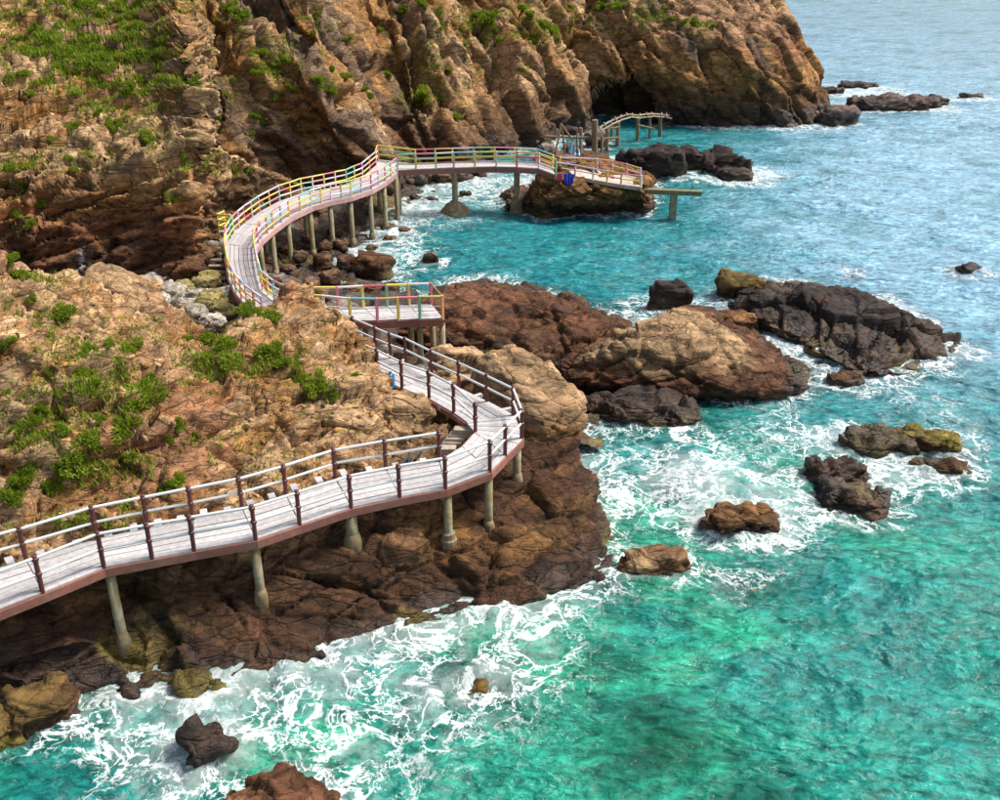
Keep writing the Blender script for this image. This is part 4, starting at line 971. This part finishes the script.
deck(fbk, BLw, BRw, 6, M_PLANK); edgebeams(fbk, BRw, M_BEAM, .34, .12); edgebeams(fbk, BLw, M_BEAM, .3, .12)
cols3 = ['yellow', 'pink', 'lime', 'white', 'yellow', 'blue', 'red', 'lime', 'orange', 'white', 'lilac', 'yellow', 'green']
railing(fbk, inset(BRw, BLw, .06), 1.0, .045, colours=cols3, postmesh=SQ, levels=(.35, .68, .98))
railing(fbk, inset(BLw, BRw, .06), 1.0, .045, colours=cols3[5:] + cols3[:5], postmesh=SQ, levels=(.35, .68, .98))
for (px, i, fr, fh) in [(398, 0, 1.2, 0), (454, 3, 5.0, 1), (514, 6, 2.6, 1)]:
    e = BRw[i] + Vector((0, .7 if i else .15, 0)); o_ = pier(fbk, e.x, e.y, BZ - .35, .2 if i else .16, None if fh else 'cone', -1.0)
    if i == 3:
        fm = cylmesh('footing', [(1.0, -1.0), (.98, .0), (.86, .35), (.6, .55), (.36, .7), (.24, .85)], 16)
        for v_ in fm.vertices:
            v_.co.x *= 1 + .16 * random.uniform(-1, 1); v_.co.y *= 1 + .16 * random.uniform(-1, 1); v_.co.z += random.uniform(-.08, .08)
        fm.materials.append(M_FOOT); subchild('footing', fm, o_, Matrix.Translation((e.x, e.y, 0)))
    if i == 6:
        fm = cylmesh('footing', [(.5, -1.0), (.45, .6), (.34, .95), (.24, 1.1)], 14); fm.materials.append(M_FOOT); subchild('footing', fm, o_, Matrix.Translation((e.x, e.y, 0)))

# --- terrace on the stage rock ----------------------------------------
ter = empty('rock_terrace', V(600, 176, 2.6), 'small concrete terrace with pale low railings on the rock in the sea', 'terrace')
tf = [V(556, 173, 2.8), V(575, 176, 2.75), V(593, 179.5, 2.65), V(607, 182, 2.55), V(621, 184.5, 2.45), V(641, 187, 2.35)]
tb = [V(560, 168, 2.8), V(580, 168.5, 2.75), V(597, 169.5, 2.65), V(612, 171.5, 2.55), V(626, 174.5, 2.45), V(640, 179, 2.35)]
M_TERR = simple('terrace_concrete', (.48, .42, .36), .85, .18, 3, .2, (.3, .22, .14), 1.0, (.5, .7))
for i in range(5): child('floor_slab', hexmesh('floor_slab', [tb[i], tf[i], tf[i + 1], tb[i + 1]], .25, M_TERR), ter, I4)
cols4 = ['white', 'pink', 'white', 'yellow', 'lilac', 'white', 'orange']
railing(ter, tf, .75, .04, colours=cols4, postmesh=SQ, levels=(.5, .95))
railing(ter, tb, .75, .04, colours=cols4[2:] + cols4[:2], postmesh=SQ, levels=(.5, .95))

def wood(root, name, a, b, r=.09, mat=M_WOOD):
    return child(name, matmesh(TUBE, mat), root, tube_mw(a, b, r))
# --- beam jetty at the terrace end -------------------------------------
jt = empty('beam_jetty', V(673, 206, 0), 'concrete beam on a single post beyond the terrace end', 'jetty')
a, b2 = V(641, 188.5, 2.0), V(702, 191, 2.0); top, _, _ = boardbeam(a, b2, .3, .5, 0)
child('beam', hexmesh('beam', top, .3, simple('beam_olive', (.24, .20, .09), .85, .25, 4, .2)), jt, I4)
m_ = a.lerp(b2, .55); child('post', hexmesh('post', [m_ + Vector((x, y, -.28)) for x, y in ((-.22, -.2), (.22, -.2), (.22, .2), (-.22, .2))], 3.2, M_CONC), jt, I4)

M_RICK = simple('bleached_timber', (.34, .26, .19), .85, .25, 6, .3)
# --- ruined pier --------------------------------------------------------
rp = empty('ruined_pier', V(607, 150, 0), 'ruined pier of bare posts and a sagging pale timber before the cave', 'pier ruin')
rpost = [(595,155,120,.26),(607,150,127,.16),(618,146,121,.2),(638,140,117,.18),(650,137,115,.12),(660.5,136,115,.18),(581,150,128,.16),(612,140,124,.14),(602,158,136,.12)]
tops = []
for (px, yb, yt, r) in rpost:
    b0 = P(px, yb, 0); t0 = P(px, yt, float(b0[1])); 
    wood(rp, 'post', (b0[0], b0[1], -1.0), (t0[0], t0[1], t0[2]), r); tops.append(Vector(t0))
arch = [(599,128,86),(609,122,87.5),(618,118,89),(628,114.5,90.5),(638,115.5,92.5),(650,114,94),(661,114.5,96),(669,116,96.3)]
aw = [V(*q) for q in arch]
for i in range(len(aw) - 1):
    wood(rp, 'stringer', aw[i], aw[i + 1], .08, M_RICK); wood(rp, 'stringer', aw[i] + Vector((.1, -.9, -.05)), aw[i + 1] + Vector((.1, -.9, -.1)), .07, M_RICK)
for i in range(12):
    k = i * (len(aw) - 1) / 12; e = aw[int(k)].lerp(aw[int(k) + 1], k % 1)
    wood(rp, 'crosspiece', e + Vector((random.uniform(-.1, .3), .35, .1)), e + Vector((random.uniform(-.3, .1), -1.25, .1)), .05, M_RICK)
wood(rp, 'beam', V(545, 136.5, 86.5), V(594, 138, 86.8), .1); wood(rp, 'beam', V(596, 139, 86.6), V(618, 137.5, 89), .08); wood(rp, 'beam', V(607, 140.5, 87.5), V(615, 141, 88.5), .08); wood(rp, 'beam', V(638, 125, 92.3), V(655, 129, 95), .08)
wood(rp, 'beam', V(603, 129, 87), V(620, 127, 89.6), .07)

# --- pole tripod, lean-to and cloths on the terrace ----------------------
tp = empty('pole_tripod', V(556, 165, 2.8), 'leaning wooden poles lashed together at the bridge end', 'poles')
ap = V(561, 126, 70.5)
for q in ((554, 162, 70), (566, 160, 71.5), (573, 141, 70.5)): wood(tp, 'pole', V(*q), ap + Vector((0, 0, .15)), .07)
for px_, y0, y1, Y_ in ((577, 166, 128, 70.6), (581, 170, 140, 70.2)):
    wood(tp, 'pole', V(px_, y0, Y_), V(px_, y1, Y_), .06)
wood(tp, 'pole', V(553, 160, 69.8), V(552, 148, 69.8), .06)
# lean-to
lt = empty('lean_to_shelter', V(566, 166, 2.8), 'dark brown lean-to with pale blue tarpaulin at the bridge end', 'shelter')
q = [V(556, 157, 70.2), V(576, 161, 70.2), V(577, 156, 71.4), V(558, 152, 71.4)]
child('roof', hexmesh('roof', q, .1, simple('rust_sheet', (.13, .05, .035), .7, .25, 6, .3)), lt, I4)
for e in q: wood(lt, 'post', (e.x, e.y, 2.75), (e.x, e.y, e.z - .08), .05)
def cloth(name, a, b, c, d, mat, root=None, label=None, cat=None, wav=.12, nn=14, group=None):
    g = np.zeros((nn, nn, 3))
    for i in range(nn):
        for j in range(nn):
            u, v = i / (nn - 1), j / (nn - 1)
            g[i, j] = (np.array(a) * (1 - u) + np.array(b) * u) * (1 - v) + (np.array(d) * (1 - u) + np.array(c) * u) * v
    n_ = gnormal(g).reshape(-1, 3); p = g.reshape(-1, 3); h_ = wav * (np.sin(np.linspace(0, 19, nn))[:, None] * np.linspace(.3, 1, nn)[None, :]).ravel()
    p = p + n_ * h_[:, None] + wav * .6 * np.stack([fbm(p * 2.2, 2, 5), fbm(p * 2.2 + 9, 2, 6), fbm(p * 2.2 + 20, 2, 7)], 1)
    pts = np.concatenate([p, p - n_ * .012]); f = gridfaces(nn, nn)
    me = mesh_np(name, pts, np.concatenate([f, f[:, ::-1] + nn * nn]), True)
    me.materials.append(mat)
    if root: return child(name, me, root, I4)
    o = link(name, me); return tag(o, label, cat, group)
M_BLUEC = simple('royal_blue_cloth', (.035, .06, .45), .8, .15, 5, .1); M_TARP = simple('pale_blue_tarp', (.25, .48, .62), .5, .15, 3, .1)
M_PINKC = simple('magenta_cloth', (.42, .04, .16), .8, .15, 5, .1); M_GREYC = simple('grey_cloth', (.38, .36, .42), .8, .15, 5, .1)
cloth('tarpaulin', V(570, 143, 71), V(579, 149, 70.6), V(580, 156, 70.2), V(568, 153, 70.8), M_TARP, lt)
fx = V(568, 178, 68.0)
def hang(*pp):
    t = min((cast(*q_)[3] or 70) for q_ in pp) - .22
    return [CAMV + Vector(ray(*q_)).normalized() * t for q_ in pp]
cloth('cloth', *hang((563, 173.5), (575, 175), (573, 184), (565, 185.5)), M_BLUEC, None, 'royal blue cloth hung over the terrace railing', 'cloth')
cloth('cloth', *hang((557, 173), (562, 173.5), (561.5, 182), (557, 180.5)), M_PINKC, None, 'magenta cloth hanging beside the blue one', 'cloth')
cloth('cloth', V(549, 166, 68.2), V(553, 166.5, 68.2), V(552, 175, 68.0), V(548, 173, 68.0), M_GREYC, None, 'grey cloth hanging at the bridge end', 'cloth')

# ------------------------------------------------------------------ small things on the near rock
h = cast(390, 385)[0] or V(390, 384, 3.2)
cn = cylmesh('canister', [(.10, 0), (.15, .03), (.155, .36), (.12, .42), (.05, .46), (.05, .52)], 14); cn.materials.append(simple('blue_plastic', (.02, .25, .55), .35, .08, 5, 0))
o = link('canister', cn); hz = V(391, 387, 3.05); o.location = (hz.x, hz.y, max(ground(hz.x, hz.y, 6.0), 2.6) - .03); o.scale = (1, 1, 1.3); tag(o, 'blue plastic canister between tan rock and boardwalk', 'canister')
# dark tarp heap behind the inner rail
c0 = cast(398, 466)[0]; c1 = cast(424, 455)[0]; c2 = cast(418, 462)[0]; c3 = cast(394, 474)[0]
if all(x is not None for x in (c0, c1, c2, c3)):
    upz = Vector((0, 0, .16))
    cloth('net_heap', c0 + upz, c1 + upz, c2 + upz * .5, c3 + upz * .5, simple('black_net', (.02, .028, .035), .6, .3, 14, .6), None, 'dark crumpled net heap behind the inner rail', 'net', .16, 22)
# stone steps at the inner corner
stp = empty('stone_steps', V(455, 432, 2.5), 'rough stone steps climbing to the inner corner of the boardwalk', 'steps')
for k, (px, py, z) in enumerate([(462, 428, 2.95), (458, 433, 2.78), (452, 441, 2.6), (446, 447, 2.55), (455, 437, 2.7)]):
    e = V(px, py, z); q = [e + Vector((x + random.uniform(-.05, .05), y + random.uniform(-.04, .04), 0)) for x, y in ((-.3, -.16), (.3, -.16), (.32, .16), (-.28, .18))]
    child('step', hexmesh('step', q, .3, M_PALEW if k % 2 else M_TERR), stp, I4)
# cable on the rock
pts = []
for (px, py) in [(352,408),(362,409),(372,411),(380,404),(386,399),(394,398),(402,400),(410,404),(416,408),(424,411)]:
    hh = cast(px, py)[0]
    if hh is not None: pts.append(hh + Vector((0, 0, .03)))
if len(pts) > 3:
    cu = bpy.data.curves.new('cable', 'CURVE'); cu.dimensions = '3D'; cu.bevel_depth = .014; cu.bevel_resolution = 2
    sp_ = cu.splines.new('POLY'); sp_.points.add(len(pts) - 1)
    for i, q in enumerate(pts): sp_.points[i].co = (*q, 1)
    tmp = bpy.data.objects.new('tmp', cu); C.objects.link(tmp); dg = bpy.context.evaluated_depsgraph_get()
    me = bpy.data.meshes.new_from_object(tmp.evaluated_get(dg)); bpy.data.objects.remove(tmp)
    me.materials.clear(); me.materials.append(simple('black_cable', (.02, .02, .02), .5, .1, 5, 0))
    tag(link('cable', me), 'thin black cable lying over the tan lobed boulder', 'cable')

# ------------------------------------------------------------------ plants
def leafmat(name, col, col2):
    m, n, l, b = newmat(name)
    at = N(n, 'ShaderNodeVertexColor', layer_name='Col'); oi = N(n, 'ShaderNodeObjectInfo')
    mx = N(n, 'ShaderNodeMix', data_type='RGBA'); mx.inputs[6].default_value = (*col, 1); mx.inputs[7].default_value = (*col2, 1)
    se = N(n, 'ShaderNodeSeparateColor'); l.new(at.outputs['Color'], se.inputs[0])
    ad = N(n, 'ShaderNodeMath', operation='MULTIPLY_ADD'); l.new(oi.outputs['Random'], ad.inputs[0]); ad.inputs[1].default_value = .4; l.new(se.outputs[0], ad.inputs[2]); ad.use_clamp = True
    l.new(ad.outputs[0], mx.inputs[0]); l.new(mx.outputs[2], b.inputs['Base Color']); b.inputs['Roughness'].default_value = .6
    b.inputs['Specular IOR Level'].default_value = .2
    tl = N(n, 'ShaderNodeBsdfTranslucent'); l.new(mx.outputs[2], tl.inputs['Color']); ms = N(n, 'ShaderNodeMixShader'); ms.inputs[0].default_value = .4
    l.new(b.outputs[0], ms.inputs[1]); l.new(tl.outputs[0], ms.inputs[2]); l.new(ms.outputs[0], n['Material Output'].inputs['Surface'])
    return m
M_LEAF = leafmat('leaf_green', (.11, .175, .012), (.28, .36, .03))
M_STEM = simple('twig', (.12, .08, .04), .9, .2, 8, .2)
def blades(cnt, r, hgt, seed, size=1.0):
    g = np.random.default_rng(seed)
    # clumped leaves through an uneven dome
    nc = 9; cc = np.stack([g.normal(0, .42, nc), g.normal(0, .42, nc), g.uniform(.15, .8, nc)], 1) * np.array([r, r, hgt])
    k = g.integers(0, nc, cnt)
    d = g.normal(size=(cnt, 3)); d /= np.linalg.norm(d, axis=1, keepdims=True)
    p = cc[k] + d * (g.uniform(.3, 1, cnt) ** .5)[:, None] * np.array([r, r, hgt]) * .42
    p[:, 2] = np.abs(p[:, 2]) * .95 + .01
    out = p * np.array([1, 1, .5]) / r + np.array([0, 0, .7]) + g.normal(0, .5, (cnt, 3)); out /= np.linalg.norm(out, axis=1, keepdims=True)
    side = np.cross(out, g.normal(size=(cnt, 3))); side /= np.linalg.norm(side, axis=1, keepdims=True)
    L = (g.uniform(.08, .17, cnt) * size)[:, None]; W = L * .3
    v = np.stack([p - side * W, p + side * W, p + side * W * .6 + out * L, p - side * W * .2 + out * L * 1.25], 1).reshape(-1, 3)
    f = np.arange(cnt * 4).reshape(-1, 4)
    c = np.repeat(g.uniform(0, .75, cnt) * .6 + .4 * (_h(k, k * 0, k * 0, seed)), 4)
    return v, f, c
SHR = []
for k in range(6):
    v, f, c_ = blades(1500, .42, .40, 50 + k, .62)
    me = mesh_np('foliage', v, f); setcol(me, np.stack([c_, c_, c_], 1)); me.materials.append(M_LEAF)
    stv = []; 
    sm = bpy.data.meshes.new('stem'); vs_ = []; fs_ = []
    g = random.Random(k)
    for s_ in range(5):
        a = g.uniform(0, 6.28); e = Vector((math.cos(a) * .25, math.sin(a) * .25, .3)); b0 = len(vs_)
        for t_ in range(3): vs_.append((.02 * math.cos(t_ * 2.1), .02 * math.sin(t_ * 2.1), -.12))
        vs_.append(tuple(e)); fs_ += [(b0, b0 + 1, b0 + 3), (b0 + 1, b0 + 2, b0 + 3), (b0 + 2, b0, b0 + 3)]
    sm.from_pydata(vs_, [], fs_); sm.update(); sm.materials.append(M_STEM)
    SHR.append((me, sm))
def shrub(px, py, wpx, label, group, i):
    label = ('large ' if wpx >= 24 else 'small ' if wpx <= 12 else '') + label
    h = cast(px, py)
    if h[0] is None: return
    p, nn = h[0], h[1]
    t = (p - CAMV).dot(Vector((0, CP, -SP)))
    s = wpx * t / F_PX * 1.15
    o = empty('shrub', p - Vector((0, 0, .02)), label, 'shrub', group)
    me, sm = SHR[i % 6]
    nrm = (nn + Vector((0, 0, 1.3))).normalized()
    mw = nrm.to_track_quat('Z', 'Y').to_matrix().to_4x4() @ Matrix.Rotation(random.uniform(0, 6.28), 4, 'Z') @ Matrix.Diagonal((s, s * random.uniform(.8, 1.1), s * random.uniform(.65, .95), 1))
    for nm, m_ in (('foliage', me), ('stem', sm)):
        c_ = bpy.data.objects.new(nm, m_); C.objects.link(c_); c_.parent = o; c_.matrix_basis = mw
near_s = [(18,278,22),(10,262,20),(64,318,32),(8,345,20),(30,298,12),(125,352,16),(140,343,14),(50,372,13),(78,374,22),(92,386,18),(145,398,44),(128,430,26),(95,440,24),(72,460,32),(60,470,24),(176,481,22),(165,488,16),(20,480,30),(45,488,26),(12,500,26),
          (205,342,26),(222,350,28),(232,366,24),(250,314,22),(272,321,22),(270,355,26),(282,365,20),(300,380,18),(318,388,22),(330,394,16),(212,382,14),(178,425,16),(168,440,12),(60,430,20),(20,430,18),(100,420,12),(30,420,14),(355,350+26,10),(195,435,10),(8,392,14),(110,345,12),(90,350,14),(130,455,14),(40,408,16),(150,378,12),(188,340,12),(88,512,14),(52,520,14)]
def near_lab(px, py):
    if py > 465: return 'bright green shrub just above the inner rail of the maroon boardwalk'
    if px > 185 and py < 400: return 'bright green shrub around the rock knob above the boardwalk'
    if py < 300: return 'bright green shrub on the crest of the near slope'
    return 'bright green low shrub in the middle of the near rocky slope'
for i, (px, py, wd) in enumerate(near_s): shrub(px, py, wd, near_lab(px, py), 'shrubs on the near slope', i)
left_s = [(72,127,16),(118,130,20),(108,128,16),(145,137,16),(150,141,14),(197,82,14),(70,158,10),(95,115,8),(30,95,14),(22,75,14),(60,70,18),(172,198,12),(165,190,10),(182,155,10),(128,90,16),(10,170,16),(25,190,18),(8,188,16),(38,205,16),(15,215,14),(30,225,12),(110,150,8),(75,170,8),(52,140,12),(205,160,8),(155,165,6)]
def left_lab(px, py):
    if py < 110: return 'green shrub within the grassy upper slope of the left cliff'
    if py < 165: return 'green shrub on the pale ledge band of the left cliff'
    return 'green shrub clinging to the reddish lower left cliff'
for i, (px, py, wd) in enumerate(left_s): shrub(px, py, wd, left_lab(px, py), 'shrubs on the left cliff', i)
back_s = [(228,10,16),(240,16,20),(262,55,18),(272,70,20),(258,72,14),(282,62,14),(226,97,10),(220,120,12),(255,118,14),(262,122,10),(250,135,10),(290,88,12),(278,97,12),(318,82,14),(330,92,14),(332,70,8),(345,78,12),(348,40,10),(350,56,8),(388,75,10),(410,75,10),(425,95,20),(418,105,16),(440,98,12),(455,118,12),(404,10,12),(420,4,14),(465,45,12),(490,22,18),(482,18,12),(495,28,12),(523,10,14),(530,16,12),(552,32,18),(545,28,14),(532,40,12),(465,60,6),(522,70,7),(570,8,10),(598,10,10),(615,8,14),(605,4,14),(672,20,8),(695,24,12),(685,22,8),(714,26,8),(622,35,7),(500,40,8),(440,30,8),(380,30,8),(365,90,8),(370,97,10),(450,70,7)]
def back_lab(px, py):
    if px < 295: return 'green shrub in the shaded ravine behind the left cliff'
    if px < 360: return 'green shrub on the buttress above the curved walkway'
    if px < 480: return 'green shrub on the tilted slabs behind the coloured bridge'
    if px < 580: return 'green shrub high on the cliff between slabs and cave'
    return 'green shrub on top of the headland above the cave'
for i, (px, py, wd) in enumerate(back_s): shrub(px, py, wd, back_lab(px, py), 'shrubs on the back cliff', i)
# grass: thin tufts scattered over the grassy patches (nobody could count them)
gpatch = [(85,45,75,55,4200),(110,60,40,45,1800),(40,60,50,40,1100),(100,15,80,30,1800),(170,60,30,50,700),(100,150,90,30,500),(260,60,40,60,600),(440,50,60,45,700),(540,30,50,30,500),(650,20,70,18,500),(150,390,160,90,900),(30,15,40,20,200),(130,85,25,20,250),(60,90,40,14,160),(158,30,20,30,160),(165,75,12,18,80),(20,180,30,24,260),(35,215,22,16,140),(190,165,24,8,140),(228,170,22,8,110),(210,155,12,6,40),
          (270,65,20,16,160),(245,20,22,14,130),(330,85,16,10,80),(310,15,10,20,120),(325,40,8,18,60),(475,30,30,22,140),(545,35,20,10,80),(500,20,20,20,80),(420,100,22,10,120),(610,10,26,10,110),(690,22,26,6,60),(440,15,22,15,50),
          (225,355,40,18,260),(280,362,30,16,200),(75,460,50,30,260),(20,490,30,20,160),(100,380,70,50,260),(140,400,30,12,120),(175,470,40,30,120),(30,330,40,40,150),(320,390,20,8,60),(30,440,30,30,150),(90,525,60,10,80),(150,508,40,8,40),(40,280,30,20,90)]
from mathutils import noise as mn
def gate(q): return mn.noise(q * .45) * .6 + mn.noise(q * 1.3) * .5 + random.uniform(-.15, .15) < .02
gv = []; gc = []
for (px, py, rx, ry, cnt) in gpatch:
    for _ in range(int(cnt * 2.9)):
        h = cast(random.gauss(px, rx * .55), random.gauss(py, ry * .55))
        if h[0] is None or h[1].z < .12 or h[0].z < 2.2 or gate(h[0]): continue
        t = (h[0] - CAMV).length; sz = (.08 + .08 * random.random()) * (1 + .008 * t)
        tint = random.random()
        for _b in range(5):
            a = random.uniform(0, 6.28); off = Vector((random.gauss(0, .1), random.gauss(0, .1), -.02)); q = h[0] + off
            tipv = Vector((math.cos(a) * .5, math.sin(a) * .5, 1)) * sz * random.uniform(.6, 1.1); sd_ = Vector((-math.sin(a), math.cos(a), 0)) * sz * .16
            gv += [q - sd_, q + sd_, q + tipv]; gc += [tint] * 3
gv = np.array([tuple(x) for x in gv]); gc = np.array(gc)
me = mesh_np('grass', gv, np.arange(len(gv)).reshape(-1, 3)); setcol(me, np.stack([gc, gc, gc], 1) * .7); me.materials.append(M_LEAF)
tag(link('grass', me), 'thin grass tufts spread over the cliff tops and near slope', 'grass', kind='stuff')
# loose stones on the near slope
sv, sf = ICO[1]; V_, F_, C_ = [], [], []; off = 0
for _ in range(1500):
    u = random.random()
    if u < .75: px, py = random.uniform(0, 420), random.uniform(290, 520)
    else: px, py = random.uniform(0, 200), random.uniform(60, 190)
    h = cast(px, py)
    if h[0] is None or h[1].z < .3 or h[0].z < 2.3 or h[0].y > 62: continue
    s = .03 + .13 * random.random() ** 3; s *= 1.6 if u >= .75 else 1
    j = sv * (1 + .7 * (rng.random((len(sv), 1)) - .5)) * np.array([1, rng.uniform(.5, 1), rng.uniform(.25, .55)]) * s
    V_.append(j @ rotm(*rng.uniform(-.5, 3, 3)).T + np.array(h[0])); F_.append(sf + off); off += len(sv)
    c0 = (TAN if random.random() < .6 else OCH) * random.uniform(.6, 1.15); C_.append(np.tile(c0, (len(sv), 1)))
me = mesh_np('loose_stones', np.concatenate(V_), np.concatenate(F_)); setcol(me, np.concatenate([np.concatenate(C_), np.zeros((off, 1))], 1)); me.materials.append(M_BOULD)
tag(link('loose_stones', me), 'loose tan stone chips lying over the near slope and left cliff ledges', 'stones', kind='stuff')
